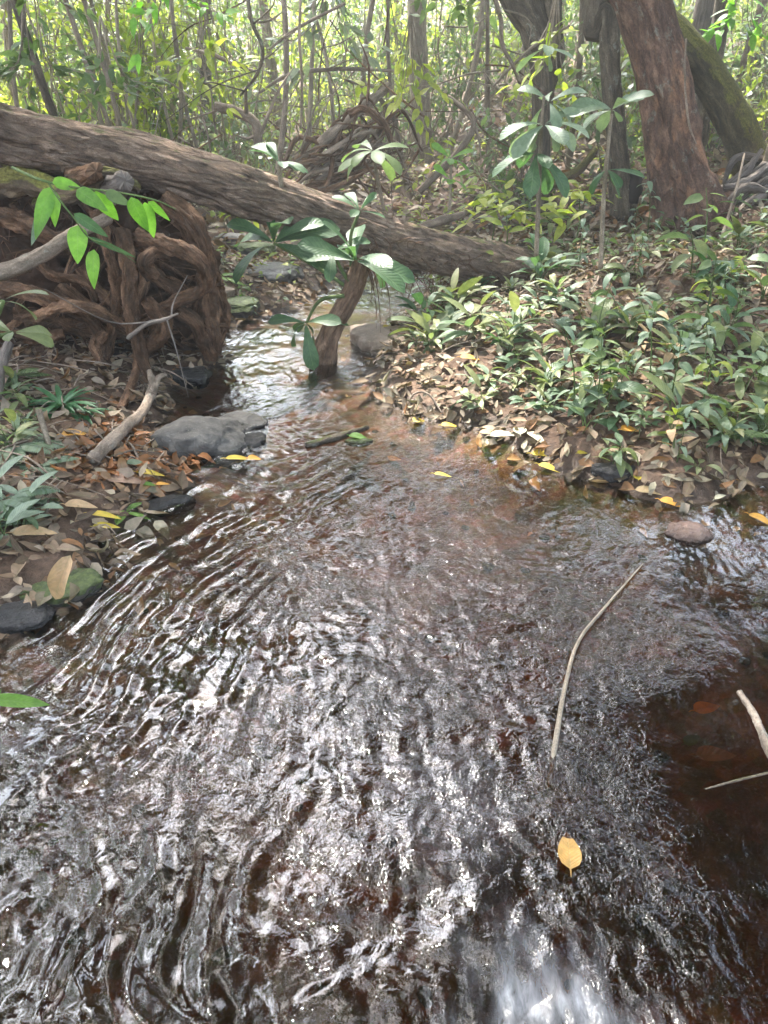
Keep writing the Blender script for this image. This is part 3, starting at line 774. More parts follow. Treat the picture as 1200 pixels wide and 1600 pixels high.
# mossy curved trunk behind it
YM = YB+.75
sm = px_size(YM)
mp = [(1185, 330, YM), (1178, 275, YM), (1160, 220, YM), (1128, 150, YM), (1090, 95, YM+.05), (1040, 45, YM+.1), (985, 10, YM+.2), (920, -40, YM+.3), (860, -120, YM+.4)]
P = PY(mp); P += [P[-1]+np.array([-.7, .4, 2.5]), P[-1]+np.array([-.9, .8, 6.4])]
tree('mossy_tree', 'dark curved tree trunk covered in green moss, arching behind the leaning tree', P, [32*sm, 28*sm, 25*sm, 24*sm, 24*sm, 23*sm, 22*sm, 20*sm, 18*sm, .08], BK['moss'], seg=36, n=140, amp=.13, seed=2)
YD = YB+.55
P = PY([(975, 340, YD), (965, 230, YD), (955, 120, YD), (950, 20, YD+.1), (940, -100, YD+.2)]); P += [P[-1]+np.array([.3, .3, 6.8])]
tree('shaded_tree', 'dark shaded trunk standing close behind the left side of the leaning tree', P, [.11, .085, .08, .085, .09, .07], BK['dark'], seg=30, n=90, amp=.18, seed=5)
YK = 8.2; b = hit(845, 330)
P = PY([(842, 345, YK), (843, 270, YK), (847, 180, YK), (848, 110, YK), (835, 40, YK), (800, -30, YK), (760, -140, YK+.2)]); P += [P[-1]+np.array([-.7, .5, 2.5]), P[-1]+np.array([-.6, .8, 7.5])]
sk = px_size(YK)
tree('forked_tree', 'dark tree with a thick bent trunk left of the leaning tree', P, [17*sk, 15*sk, 15*sk, 19*sk, 27*sk, 31*sk, 28*sk, .11], BK['dark'], seg=30, n=110, amp=.16, seed=3)
mb = MB(); tube(mb, PY([(846, 150, YK), (862, 90, YK), (858, 20, YK), (862, -60, YK), (880, -200, YK)]), [13*sk, 18*sk, 16*sk, 14*sk, 8*sk], 24, 50, .15, 1.6, 3, 9)
under(mb.build('limb', BK['dark']), bpy.data.objects['forked_tree'])
def far_tree(px, Yv, r, mat, label, lean=0, seed=1, h=5.5, cs=.7, group=None, name='forest_tree', crown=True, bend=0):
    x0 = at_y(px, 150, Yv)[0]; z0 = hz(x0, Yv)[0]
    P = [np.array([x0, Yv, z0-.1]), np.array([x0+lean*.3+bend*.4, Yv, z0+h*.3]), np.array([x0+lean*.65-bend*.3, Yv+.2, z0+h*.65]), np.array([x0+lean, Yv+.2, z0+h])]
    return tree(name, label, P, [r*1.35, r, r*.85, r*.5], mat, crown, 16, 40, .15, seed, group, cs=cs)
far_tree(1100, 8.6, .075, BK['dark'], 'slim dark trunk rising above the arch of the mossy trunk', .1, 7)
far_tree(1085, 10.5, .19, BK['grey'], 'wide pale grey trunk in the gap between leaning and mossy trunks', .2, 8, cs=1.0, h=6)
far_tree(1245, 7.4, .10, BK['thin'], 'thin brown trunk at the right edge beyond the mossy trunk', -.3, 9)
far_tree(662, 12, .12, BK['thin'], 'straight dark trunk ending in leaves at the top centre', -.3, 11, cs=.9, h=5)
far_tree(600, 16, .11, BK['pale'], 'far pale trunk in the middle of the thicket', .4, 12, cs=.9, h=5)
far_tree(735, 15, .09, BK['pale'], 'far trunk between the straight dark trunk and the forked tree', .4, 13, cs=.9, h=5)
far_tree(440, 13, .07, BK['pale'], 'pale far trunk above the middle of the fallen log', -.5, 15, h=5.5, cs=.8)
far_tree(310, 12, .08, BK['dark'], 'dark far trunk left of the dead branches', .5, 14, h=5, cs=.7)

# thin upright saplings behind the log on the left
SAPL = [(135, 6.2, -.40, .030, 'dark leaning sapling stem, thickest of those above the left part of the log'), (160, 7.4, -.25, .018, None), (60, 8, .1, .02, None), (188, 7.0, -.18, .02, None),
        (208, 8.5, -.3, .02, None), (232, 7.8, -.15, .014, None), (246, 9, .2, .02, None), (20, 7.2, .12, .018, None), (280, 8.8, -.2, .016, None), (100, 9.5, .3, .022, None), (330, 9, -.3, .018, None),
        (210, 6.6, -.5, .016, None), (-30, 8, .3, .03, None), (178, 10.5, .1, .03, None), (262, 11, -.1, .03, None)]
ORD = ['first', 'second', 'third', 'fourth', 'fifth', 'sixth', 'seventh', 'eighth', 'ninth', 'tenth', 'eleventh', 'twelfth', 'thirteenth', 'fourteenth', 'fifteenth', 'sixteenth']
ORDS = sorted(v_[0] for v_ in SAPL)
for k, (px, Yv, ln, r, lab) in enumerate(SAPL):
    far_tree(px, Yv, r, BK['thin'] if k else BK['dark'], lab or ORD[ORDS.index(px)]+' thin sapling stem from the left behind the left part of the log', ln*2.2, 20+k, 3.6+k % 3*.5, .42, None if lab else 'thin sapling stems behind the log', 'sapling', bend=.3*math.sin(k*2.3))
SAP2 = [405, 470, 520, 560, 640, 700, 770, 815, 900, 1150, 1180]
for k, (px, Yv, ln, r) in enumerate([(470, 9, .1, .022), (520, 10, -.2, .02), (560, 11, .2, .03), (640, 10.5, -.15, .022), (700, 11, .2, .028), (770, 10, -.1, .022), (815, 11.5, .15, .03), (405, 8.2, .15, .025), (900, 9.5, -.1, .03), (1150, 10, .2, .03), (1180, 12, -.2, .05)]):
    far_tree(px, Yv, r, BK['pale'] if k % 2 else BK['thin'], ORD[SAP2.index(px)]+' pale sapling stem from the left in the thicket beyond the stream', ln*3.5, 40+k, 4+k % 3*.6, .45, 'pale sapling stems beyond the stream', 'sapling', bend=.4*math.sin(k*1.9))
# unseen canopy trees added round the stream to shade it and fill its reflections
for k, (x, y, h, r, cs, tx, ty) in enumerate([(-4.6, 6.4, 8.0, .12, 1.1, -2.6, 6.2), (-6.2, 8.5, 8.4, .16, 1.1, -4.6, 8.0), (5.4, 3.2, 8, .14, 1.3, 4.2, 3.6), (-6.4, 9.8, 9.6, .15, 1.0, -3.2, 8.4), (7.2, 9, 8.0, .16, 1.3, 5.6, 8.4),
                                      (-4.5, -1.5, 7, .15, 1.4, -3.0, -1.0), (3.6, -2.8, 7, .15, 1.5, 2.6, -2.0), (-10.5, 13, 7, .2, 1.5, -9, 12), (11.5, 14, 7, .2, 1.5, 10, 13), (8.0, 5.5, 8, .18, 1.5, 6.5, 5.5), (-7, 3, 8, .2, 1.5, -5.6, 3), (5.4, 7.0, 9.5, .15, 1.1, 3.6, 6.6),
                                      (-3.6, 2.6, 8.6, .15, 1.2, -2.2, 3.6), (-4.9, 5.6, 10.2, .15, 1.1, -.6, 5.6), (-5.2, 4.4, 7.6, .15, 1.2, -4.4, 4.6), (-3.4, -.2, 8.6, .15, 1.3, -.6, .6), (3.6, .6, 8.6, .15, 1.2, 2.6, 2.2), (.4, -3.4, 8.2, .16, 1.6, .2, -2.2), (-8, -4, 8, .2, 1.8, -7, -4), (8.4, -3, 8, .2, 1.8, 7, -3), (9, 2, 7, .2, 1.6, 8.6, 2), (-9.5, 7, 7.5, .2, 1.6, -8.4, 6.6), (6.8, 8.2, 6.2, .15, 1.25, 5.2, 8.0), (6.4, 5.0, 6.0, .14, 1.0, 5.0, 4.8), (6.6, 11.5, 7.4, .15, 1.4, 4.6, 11.0), (5.6, 6.6, 6.4, .12, 1.0, 4.2, 6.4), (6.0, 9.6, 8.6, .12, 1.2, 3.9, 9.4), (7.6, 7.0, 8.2, .12, 1.3, 6.4, 6.6), (5.4, 3.8, 5.2, .10, .8, 4.6, 3.6), (6.6, 9.2, 4.0, .09, 1.0, 5.2, 9.0), (6.4, 7.2, 3.9, .09, .9, 5.6, 7.2), (6.0, 6.0, 4.0, .09, .8, 5.2, 6.0)]):
    z0 = hz(x, y)[0]
    side = 'left' if x < 0 else 'right'
    tree('added_canopy_tree', 'unseen tree added for shade and reflections, leafy crown over the %s side of the stream' % side, [np.array([x, y, z0-.1]), np.array([x*.7+tx*.3, y+.1, z0+h*.45]), np.array([tx, ty, z0+h])], [r*1.3, r, r*.5], BK['dark'] if k % 2 else BK['thin'], True, 16, 36, .15, 60+k, 'added canopy trees at the %s' % side, cs=cs)

# ------------------------------------------------------------------ understory shrubs
def shrub_mesh(seed, h, rad, nst, nl, lsz, lw, prof='lance'):
    r = np.random.default_rng(seed); ml = MB(); ms = MB(); O = []; D = []
    for s in range(nst):
        a = r.uniform(0, 6.28); tip = np.array([math.cos(a)*rad*r.uniform(.3, 1), math.sin(a)*rad*r.uniform(.3, 1), h*r.uniform(.6, 1)])
        P = catmull([np.array([0, 0, 0])+r.normal(size=3)*[.05, .05, 0], tip*np.array([.7, .7, .5])+r.normal(size=3)*.16, tip], 14)
        tube(ms, P, [.011, .007, .003], 5, 14, 0)
        for b_ in range(7):
            i = r.integers(4, 14); bd = norm(r.normal(size=3)+np.array([0, 0, .2]))*r.uniform(.15, .5)
            Q = catmull([P[i], P[i]+bd*.5+[0, 0, .04], P[i]+bd], 7)
            tube(ms, Q, [.004, .002], 4, 5, 0)
            for q_ in Q[1:]:
                for e in range(max(1, int(nl/(nst*7*6)))):
                    O.append(q_+r.normal(size=3)*.02); D.append(bd/np.linalg.norm(bd)*.7+r.normal(size=3)*.6+np.array([0, 0, -.25]))
    O = np.array(O); D = np.array(D); n = len(O)
    leaves(ml, O, D, np.array([0, 0, 1.0])+r.normal(size=(n, 3))*.45, lsz*r.uniform(.6, 1.25, n), lw*r.uniform(.7, 1.2, n), r.uniform(0, .9, n), .2, 3, prof, False)
    return ml, ms
SH = []
for s, (h, rad, nst, nl, lsz, lw, mt) in enumerate([(2.3, .9, 7, 500, .12, .05, 'yel'), (1.7, .8, 7, 500, .10, .045, 'mid'), (2.6, .9, 6, 420, .12, .04, 'grey'), (1.2, .7, 6, 420, .11, .045, 'yel'),
                                            (2.2, 1.0, 7, 560, .09, .04, 'mid'), (1.0, .6, 6, 330, .12, .05, 'grey'), (2.5, .8, 6, 480, .10, .05, 'yel'), (.7, .5, 5, 240, .10, .045, 'mid')]):
    ml, ms = shrub_mesh(100+s, h, rad, nst, nl, lsz, lw)
    SH.append((ml.mesh('foliage', ML[mt]), ms.mesh('stem', BK['thin']), mt, h))
WORD = {'yel': 'yellow-green', 'mid': 'mid green', 'grey': 'pale grey-green', 'herb': 'grey-green', 'big': 'dark green'}
def shrub(x, y, k, s, rz):
    me, st, mt, h = SH[k]; z0 = hz(x, y)[0]
    pxx = 600+1200*x/(y*CP+(CAM_H-z0)*SP)
    zone = 'behind the left log half' if pxx < 220 else 'left of the root tangle' if pxx < 430 else 'behind the root tangle' if pxx < 650 else 'left of the forked tree' if pxx < 850 else 'behind the leaning tree'
    hw = 'tall' if h*s > 1.6 else 'low'
    row = 'nearest' if y < 9 else 'second' if y < 11 else 'third' if y < 14 else 'farthest'
    lab = '%s %s shrub in the %s row %s' % (hw, WORD[mt], row, zone)
    e = empty('shrub', (x, y, z0-.03), lab, 'shrub', 'shrubs growing '+zone, rz, s)
    new('foliage', me, e); new('stem', st, e)
for i in range(205):
    yv = random.uniform(0, 1)**.8*11+7.0; xx = random.uniform(-.62, .62)*(yv+1.5)
    if abs(xx-.25) < .9 and yv < 9.5: continue
    if yv < 8.4 and 600+1200*xx/(yv*.92+.5) > 930: continue
    if xx > 1.2 and yv < 9 : k = random.choice([3, 5, 7])
    else: k = random.randrange(8)
    if xx < -.8 and random.random() < .5: k = random.choice([0, 1, 3, 6])
    shrub(xx, yv, k, random.uniform(.8, 1.25)*(1+max(0, yv-10)*.04), random.uniform(0, 6.28))
# far undergrowth that reads as one mass
r = np.random.default_rng(55)
for nm, n, ya, yb, za, zb, lsz, mt in (('far_undergrowth', 50000, 14, 32, 0, 4.6, .2, 'yel'), ('far_thicket', 42000, 15, 34, 0, 5.4, .2, 'grey'), ('far_scrub', 34000, 17, 38, 0, 6, .22, 'mid')):
    yy = r.uniform(ya, yb, n); xx = r.uniform(-.75, .75, n)*(yy+2); keepm = fbm2(xx*.55, yy*.55, 3, 7+ya) > -.12
    yy, xx = yy[keepm], xx[keepm]; n = len(xx)
    zz = hz(xx, yy)+r.uniform(0, 1, n)**.9*zb*(.65+.45*fbm2(xx*.4, yy*.4, 2, 9))
    mb = MB(); leaves(mb, np.stack([xx, yy, zz], -1), r.normal(size=(n, 3))+[0, 0, -.2], np.array([0, -.3, 1.0])+r.normal(size=(n, 3))*.5, lsz*r.uniform(.5, 1.3, n), lsz*.4*r.uniform(.7, 1.3, n), .4, .2, 2, 'ovate', False)
    tag(mb.build(nm, ML[mt]), 'far %s undergrowth filling the forest' % WORD[mt], 'undergrowth', kind='stuff')

# ------------------------------------------------------------------ dead branches and vines beyond the log
def stick(name, label, pts, r, mat, cat='branch', seg=8, twigs=0, seed=0, group=None):
    P = PY(pts); mb = MB(); C = tube(mb, P, r, seg, max(16, len(P)*7), .15, 1.5, 3, seed)
    rr = np.random.default_rng(seed+5)
    if not twigs:
        o = mb.build(name, BK[mat]); return tag(o, label, cat, group)
    e = empty(name, C[1], label, cat, group); under(mb.build('branch_stem', BK[mat]), e)
    for k in range(twigs):
        i = rr.integers(4, len(C)-2); d = norm(rr.normal(size=3)*[1, .5, .8]+np.array([0, 0, .25])); L = rr.uniform(.15, .6)
        mb = MB(); tube(mb, [C[i], C[i]+d*L*.5+rr.normal(size=3)*.04, C[i]+d*L+rr.normal(size=3)*.07], [np.mean(r)*.5, np.mean(r)*.35, .002], 6, 9, .1, 1.5, 3, k)
        under(mb.build('twig', BK[mat]), e)
    return e
stick('dead_branch', 'long thin pale branch sweeping level across the middle of the thicket', [(405, 145, 7.6), (450, 118, 7.6), (520, 108, 7.7), (600, 110, 7.8), (680, 118, 8)], [.010, .017, .017, .013, .006], 'pale', twigs=8, seed=1)
stick('dead_branch', 'thick broken pale branch rising right through the tangle to a snapped end', [(500, 225, 7.2), (545, 185, 7.2), (590, 150, 7.3), (610, 132, 7.3)], [.045, .04, .038, .035], 'pale', twigs=3, seed=2)
stick('dead_branch', 'brown arched branch bending down to the right of the tangle', [(545, 178, 6.9), (570, 170, 6.9), (600, 195, 6.9), (612, 222, 6.9)], [.03, .032, .03, .02], 'root', twigs=2, seed=3)
stick('dead_branch', 'pale curved branch with a stub left of the tangle, above the log', [(335, 165, 6.4), (370, 175, 6.4), (400, 195, 6.4), (404, 240, 6.4)], [.03, .038, .036, .028], 'pale', twigs=4, seed=4)
stick('dead_branch', 'bleached forked branch hanging at the upper left of the thicket', [(290, 75, 6.2), (330, 85, 6.2), (365, 100, 6.3), (400, 112, 6.3)], [.008, .014, .013, .008], 'pale', twigs=5, seed=5)
stick('dead_branch', 'thin straight grey branch slanting up to the right of the hanging vine', [(420, 78, 7), (455, 50, 7), (490, 30, 7), (540, 5, 7)], [.007, .012, .012, .01], 'pale', twigs=5, seed=6)
stick('hanging_vine', 'dark twisted vine hanging above the middle of the log', [(385, -30, 5.4), (392, 30, 5.4), (410, 75, 5.4), (402, 115, 5.45), (375, 150, 5.5)], [.014, .012, .012, .01, .006], 'dark', 'vine', twigs=4, seed=7)
stick('hanging_vine', 'pale grey vine hanging left of the forked tree', [(768, -20, 6.6), (782, 30, 6.6), (785, 70, 6.6), (800, 100, 6.6), (812, 130, 6.7)], [.016, .016, .016, .014, .01], 'pale', 'vine', seed=8)
stick('hanging_vine', 'straight thin vine hanging in front of the thicket centre', [(470, -20, 6.2), (468, 60, 6.2), (472, 130, 6.3), (470, 200, 6.4)], [.01, .01, .01, .008], 'pale', 'vine', seed=9)
stick('hanging_vine', 'thin pale vine hanging between the leaning tree and mossy trunk', [(1072, 60, 6.1), (1070, 120, 6.1), (1076, 190, 6.1), (1088, 225, 6.1)], [.007, .007, .008, .004], 'pale', 'vine', seed=10)
stick('dead_branch', 'thin curved branch crossing in front of the forked tree', [(770, 135, 7), (830, 75, 7), (890, 40, 7)], [.01, .012, .01], 'thin', twigs=3, seed=11)
stick('dead_branch', 'mossy leaning branch below the small bright shrubs at centre right', [(655, 300, 7.4), (690, 265, 7.4), (718, 235, 7.4), (740, 190, 7.5), (700, 150, 7.6)], [.03, .035, .03, .025, .02], 'pale', twigs=2, seed=12)
stick('dead_branch', 'yellow mossy fallen limb on the slope behind the slender sapling', [(845, 305, 7.2), (870, 285, 7.3), (905, 265, 7.4), (930, 235, 7.6)], [.035, .045, .04, .03], 'mroot', seed=13)
stick('dead_branch', 'pale log lying beyond the stream at the bend', [(640, 362, 7.6), (690, 345, 7.6), (725, 335, 7.7)], [.035, .045, .03], 'pale', seed=14)
# root tangle in the middle distance
tb = at_y(520, 290, 7.6); tb[2] = hz(tb[0], tb[1])[0]
e = empty('root_tangle', tb, 'dense tangle of thin dead vines and roots behind the middle of the log', 'roots')
rr = np.random.default_rng(77)
for k in range(46):
    x0, y0 = rr.uniform(440, 520), rr.uniform(235, 300); 
    P = [at_y(x0, y0, 7.4+rr.uniform(-.25, .25)), at_y(x0+rr.uniform(20, 60), y0-rr.uniform(0, 40), 7.4+rr.uniform(-.3, .3)), at_y(x0+rr.uniform(60, 120), y0-rr.uniform(10, 90), 7.4+rr.uniform(-.3, .3)), at_y(x0+rr.uniform(80, 170), y0-rr.uniform(-40, 120), 7.5+rr.uniform(-.3, .3))]
    mb = MB(); r0 = rr.uniform(.005, .022); tube(mb, P, [r0, r0*1.1, r0*.8, r0*.4], 7, 22, .15, 1.5, 3, k)
    under(mb.build('root', BK['pale'] if k % 3 == 0 else BK['root']), e)
rr = np.random.default_rng(88)
for k in range(70):   # more thin dead wood criss-crossing the thicket
    Yv = rr.uniform(6.8, 10.5); x0, y0 = rr.uniform(230, 860), rr.uniform(20, 300); a = rr.uniform(0, 6.28); L = rr.uniform(50, 170)
    P = [(x0, y0, Yv)]
    for s in range(3):
        a += rr.uniform(-.5, .5); x0 += math.cos(a)*L/3; y0 += math.sin(a)*L/3; P.append((x0, y0, Yv+rr.uniform(-.2, .2)))
    r0 = rr.uniform(.004, .011)
    zx = np.mean([q_[0] for q_ in P]); zy = np.mean([q_[1] for q_ in P])
    zl = ['above the left half of the log', 'left of the root tangle', 'over the root tangle', 'right of the root tangle', 'beside the forked tree'][int(np.clip((zx-230)/126, 0, 4))]
    stick('dead_twig', '%s %s twig %s, %s in the thicket' % ('long' if L > 110 else 'short', ['pale', 'brown', 'dark'][k % 3], zl, 'high' if zy < 110 else 'halfway up' if zy < 200 else 'low'), P, [r0, r0, r0*.7, r0*.4], ['pale', 'thin', 'root'][k % 3], 'twig', 5, 0, 200+k, 'bare dead twigs in the thicket')

# ------------------------------------------------------------------ stump standing in the water
sb = at_z(505, 566); YS = sb[1]
P = [sb+np.array([-.01, 0, -.12]), sb, at_y(517, 520, YS+.02), at_y(540, 475, YS+.05), at_y(556, 440, YS+.08), at_y(568, 400, YS+.1)]
root = empty('tree_stump', sb, 'short brown leaning stump standing in the stream with leafy shoots on top', 'stump')
mb = MB(); tube(mb, P, [.080, .076, .062, .056, .060, .045], 40, 90, .14, 1.6, 2.5, 5); under(mb.build('stump_wood', BK['stump']), root)
def rosette(cx, cy, Yv, nl, Lpx, mat, seed, parent, tilt=.35, prof='obl', wr=.33, stem=None, droop=(.4, 1.1), name='leaf', angs=None, up=(0, 0, 1)):
    r = np.random.default_rng(seed); c0 = at_y(cx, cy, Yv); s = px_size(Yv, cy)
    for k in range(nl):
        a = (k*2.4+r.uniform(-.3, .3)) if angs is None else angs[k]
        el = tilt+r.uniform(-.65, .55)+.2*(k/nl)
        d = np.array([math.cos(a)*math.cos(el), math.sin(a)*math.cos(el)*.9, math.sin(el)])
        nrm_ = np.array([0, -.55, 1.0])
        L = Lpx*s*r.uniform(.75, 1.15)*1.15
        mb = MB()
        leaves(mb, c0+d*.012, d, nrm_+r.normal(size=3)*.25, L, L*wr*r.uniform(.9, 1.15), r.uniform(*droop), .18+.1*r.random(), 10, prof, True, r.uniform(-.05, .05))
        under(mb.build(name, mat), parent)
    if stem is not None:
        mb = MB(); tube(mb, PY(stem)+[c0], [.012, .01, .008], 8, 18, .1, 1.5, 3, seed); under(mb.build('stem', BK['stem']), parent)
rosette(556, 408, YS+.02, 12, 78, ML['big'], 3, root, .25)
rosette(428, 380, YS+.2, 9, 84, ML['big'], 4, root, .35, stem=[(548, 452, YS+.05), (490, 415, YS+.1)])
rosette(478, 505, YS-.05, 7, 62, ML['big'], 5, root, -.1, droop=(.7, 1.5), stem=[(538, 462, YS), (500, 470, YS)])
rosette(562, 330, YS+.15, 6, 38, ML['big'], 6, root, .2, stem=[(550, 425, YS+.1), (548, 370, YS+.1)])
rosette(522, 392, YS+.1, 4, 50, ML['big'], 7, root, .1, stem=[(545, 440, YS+.05), (530, 415, YS+.1)])
mb = MB()
for k in range(9):
    a = at_y(random.uniform(555, 595), random.uniform(395, 430), YS+.02)
    b_ = a+np.array([random.uniform(-.04, .08), -.05, -random.uniform(.1, .42)])
    tube(mb, [a, (a+b_)/2+np.array([random.uniform(-.02, .04), 0, 0]), b_], [.003, .0025, .001], 4, 8, 0)
under(mb.build('hanging_rootlets', BK['root']), root)
def sapling(name, label, pos, stem, ros, mat, cat='sapling'):
    b_ = at_y(*stem[0]); e = empty(name, b_, label, cat)
    mb = MB(); tube(mb, PY(stem), [.014, .012, .007] if len(stem) > 2 else [.012, .008], 9, 30, .1, 1.5, 3, 3); under(mb.build('stem', BK['thin']), e)
    for k, (x, y, Yv, nl, L, ti) in enumerate(ros): rosette(x, y, Yv, nl, L, mat if not isinstance(mat, list) else mat[k % len(mat)], int(x)+k, e, ti)
    return e
sapling('sapling', 'rosette of dark green leaves sprouting from the top of the fallen log', None, [(440, 292, 4.72), (436, 262, 4.7), (436, 254, 4.7)], [(436, 254, 4.7, 7, 50, .15)], ML['big'])
sapling('sapling', 'flat rosette of long green leaves on a thin stem just behind the log', None, [(600, 330, 5.6), (590, 280, 5.6), (583, 238, 5.6)], [(583, 236, 5.6, 10, 58, .1)], ML['mid'])
sapling('sapling', 'small bright green leaf cluster beyond the right part of the log', None, [(702, 330, 6.6), (704, 290, 6.6), (704, 250, 6.6)], [(704, 248, 6.6, 7, 30, .1), (703, 280, 6.6, 6, 26, .1)], ML['bright'])
sapling('sapling', 'slender sapling with large drooping pale leaves left of the leaning tree', None, [(838, 400, 4.6), (842, 300, 4.6), (845, 215, 4.6), (850, 150, 4.6)],
        [(850, 195, 4.55, 9, 66, -.1), (838, 240, 4.6, 9, 64, -.4), (858, 160, 4.6, 7, 56, .1), (852, 75, 4.7, 4, 44, .1)], [ML['pale'], ML['big'], ML['pale']])
sapling('sapling', 'sapling with spreading bluish leaves in front of the leaning tree', None, [(938, 420, 4.9), (944, 300, 4.85), (950, 230, 4.8), (956, 178, 4.8)],
        [(956, 172, 4.8, 10, 60, .1), (948, 265, 4.8, 6, 46, -.3)], [ML['pale'], ML['big']])
# low yellow-green sprays right of centre
for k, (x, y, Yv, L) in enumerate([(790, 325, 6.3, 30), (840, 335, 6.1, 32), (905, 300, 6.5, 28), (770, 300, 7, 26)]):
    g0 = at_y(x, y, Yv); e = empty('seedling', (g0[0], g0[1], hz(g0[0], g0[1])[0]), ['yellow-green seedling spray above the right end of the log', 'yellow-green seedling spray at the foot of the slender sapling', 'yellow-green seedling spray beside the shaded trunk', 'small yellow-green seedling spray beyond the log near the pale log'][k], 'seedling')
    mb = MB(); tube(mb, [np.array(e.location), (np.array(e.location)+g0)/2+[.03, 0, 0], g0], [.007, .005, .003], 6, 12, 0); under(mb.build('stem', BK['stem']), e)
    ml = MB(); n = 26; o = g0+rng.normal(size=(n, 3))*[.16, .12, .05]
    leaves(ml, o, rng.normal(size=(n, 3))*[1, 1, .3], np.array([0, 0, 1.0])+rng.normal(size=(n, 3))*.3, L*px_size(Yv)*1.1, L*px_size(Yv)*.45, .5, .15, 5, 'ovate'); under(ml.build('foliage', ML['yel']), e)

# ------------------------------------------------------------------ hanging bright branch on the left
YH = 3.0
e = empty('leafy_branch', at_y(45, 270, YH), 'slender twig of bright green pointed leaves hanging in front of the roots', 'branch')
mb = MB(); tube(mb, PY([(20, 262, YH+.3), (60, 280, YH), (110, 292, YH), (180, 300, YH), (240, 312, YH), (275, 327, YH)]), [.006, .005, .004, .004, .003, .002], 7, 40, .1)
tube(mb, PY([(75, 285, YH), (95, 315, YH-.05), (115, 340, YH-.05), (140, 372, YH-.05), (175, 385, YH-.05), (212, 410, YH)]), [.004, .004, .003, .003, .002, .0015], 7, 30, .1)
under(mb.build('stem', BK['stem']), e)
for k, (a, b_, wpx, mt) in enumerate([((80, 292), (58, 368), 26, 'bright'), ((88, 300), (82, 352), 24, 'bright'), ((82, 285), (125, 294), 20, 'bright'), ((150, 298), (178, 352), 34, 'bright'), ((120, 296), (160, 328), 24, 'bright'),
        ((205, 308), (226, 362), 27, 'bright'), ((226, 316), (240, 372), 22, 'bright'), ((240, 314), (258, 355), 32, 'bright'), ((122, 352), (121, 408), 31, 'bright'), ((147, 390), (143, 448), 26, 'bright'), ((115, 334), (166, 372), 18, 'big'),
        ((137, 370), (212, 410), 9, 'big'), ((72, 322), (52, 378), 18, 'pale'), ((165, 300), (200, 322), 18, 'mid')]):
    A = at_y(a[0], a[1], YH-.02*(k % 3)); B = at_y(b_[0], b_[1], YH-.08+.05*(k % 4)); mb = MB()
    L = np.linalg.norm(B-A)*1.08; d = norm(B-A+np.array([0, 0, .1*L]))
    nn = np.array([.25*(-1)**k, -1, .45])
    leaves(mb, A, d, nn, L, wpx*px_size(YH), .35, .12, 10, 'ovate'); under(mb.build('leaf', ML[mt]), e)
e = empty('leafy_branch', at_y(-30, 1115, 1.3), 'single bright green leaf reaching in over the water at the left edge', 'leaf')
mb = MB(); leaves(mb, at_y(-25, 1092, 1.25), at_y(76, 1098, 1.25)-at_y(-25, 1092, 1.25), np.array([0, -.35, 1.0]), np.linalg.norm(at_y(76, 1098, 1.25)-at_y(-25, 1092, 1.25)), .032, .15, .2, 10, 'lance')
leaves(mb, at_y(-40, 1060, 1.25), at_y(12, 1085, 1.25)-at_y(-40, 1060, 1.25), np.array([0, -.35, 1.0]), .06, .03, .2, .2, 10, 'lance')
tube(mb, PY([(-25, 1092, 1.25), (-90, 1110, 1.3), (-160, 1100, 1.4)]), [.002, .003, .004], 6, 10, 0)
under(mb.build('leaf', ML['bright']), e)

# ------------------------------------------------------------------ rocks
def rk(name, label, px, py, w_px, h_m, mat, d_m=None, rz=0, seed=1, amp=.25, zoff=0., flat=0.45, cat='rock', ground_=True):
    p = hit(px, py) if ground_ else at_z(px, py)
    d = math.hypot(p[1], CAM_H); s = (p[1]*CP+CAM_H*SP)/1200
    wm = w_px*s/2; mb = MB()
    rock(mb, (0, 0, 0), (wm, d_m or wm*.7, h_m), rz, 5, amp, seed, 1.2, flat)
    o = mb.build(name, RK[mat]); o.location = (p[0], p[1], p[2]+zoff if ground_ else zoff); tag(o, label, cat); return o
rk('rock', 'smooth grey boulder at the left edge of the stream', 312, 692, 150, .17, 'grey', .20, .35, 3, .2, -.02, .55, ground_=False)
rk('rock', 'rounded brownish rock low behind the smooth grey boulder', 372, 662, 80, .075, 'grey', .12, 0, 8, .25, -.02, ground_=False)
rk('rock', 'small wet rock at the right foot of the grey boulder', 398, 688, 46, .04, 'dark', .07, 0, 9, .3, 0, ground_=False)
rk('rock', 'tan rounded boulder just right of the stump', 592, 540, 92, .17, 'tan', .26, .5, 5, .16, -.02, .6, ground_=False)
rk('rock', 'dark wet rock in the water below the tall root mass', 292, 590, 70, .07, 'dark', .12, 0, 12, .3, 0)
rk('rock', 'dark flat rock with wet top reaching into the stream on the left', 262, 786, 88, .055, 'dark', .055, .55, 13, .2, 0)
rk('rock', 'mossy dark rock under the curled brown leaf', 100, 915, 130, .075, 'moss', .09, .1, 14, .2, -.02)
rk('rock', 'black wet rock at the lower left bank edge', 15, 970, 110, .045, 'dark', .07, .2, 15, .25, 0)
rk('rock', 'smooth pinkish stone lying in shallow water at the right', 1076, 834, 62, .05, 'pink', .055, -.3, 16, .22, .0, .6, ground_=False)
rk('rock', 'dark wet stone under dead leaves on the right shore', 960, 742, 64, .045, 'dark', .06, 0, 17, .25, .01)
rk('rock', 'flat grey stone left of the small waterfall pool', 400, 395, 70, .12, 'moss', .2, 0, 18, .2, 0)
rk('rock', 'dark layered stone beyond the drooping rosette', 430, 430, 90, .12, 'dark', .25, 0, 19, .25, 0)
rk('rock', 'mossy stone at the left shore beyond the root mass', 372, 480, 74, .09, 'moss', .2, 0, 20, .25, 0)
rk('rock', 'brown flat stone on the left shore beyond the root mass', 330, 460, 60, .07, 'tan', .15, 0, 21, .25, 0)
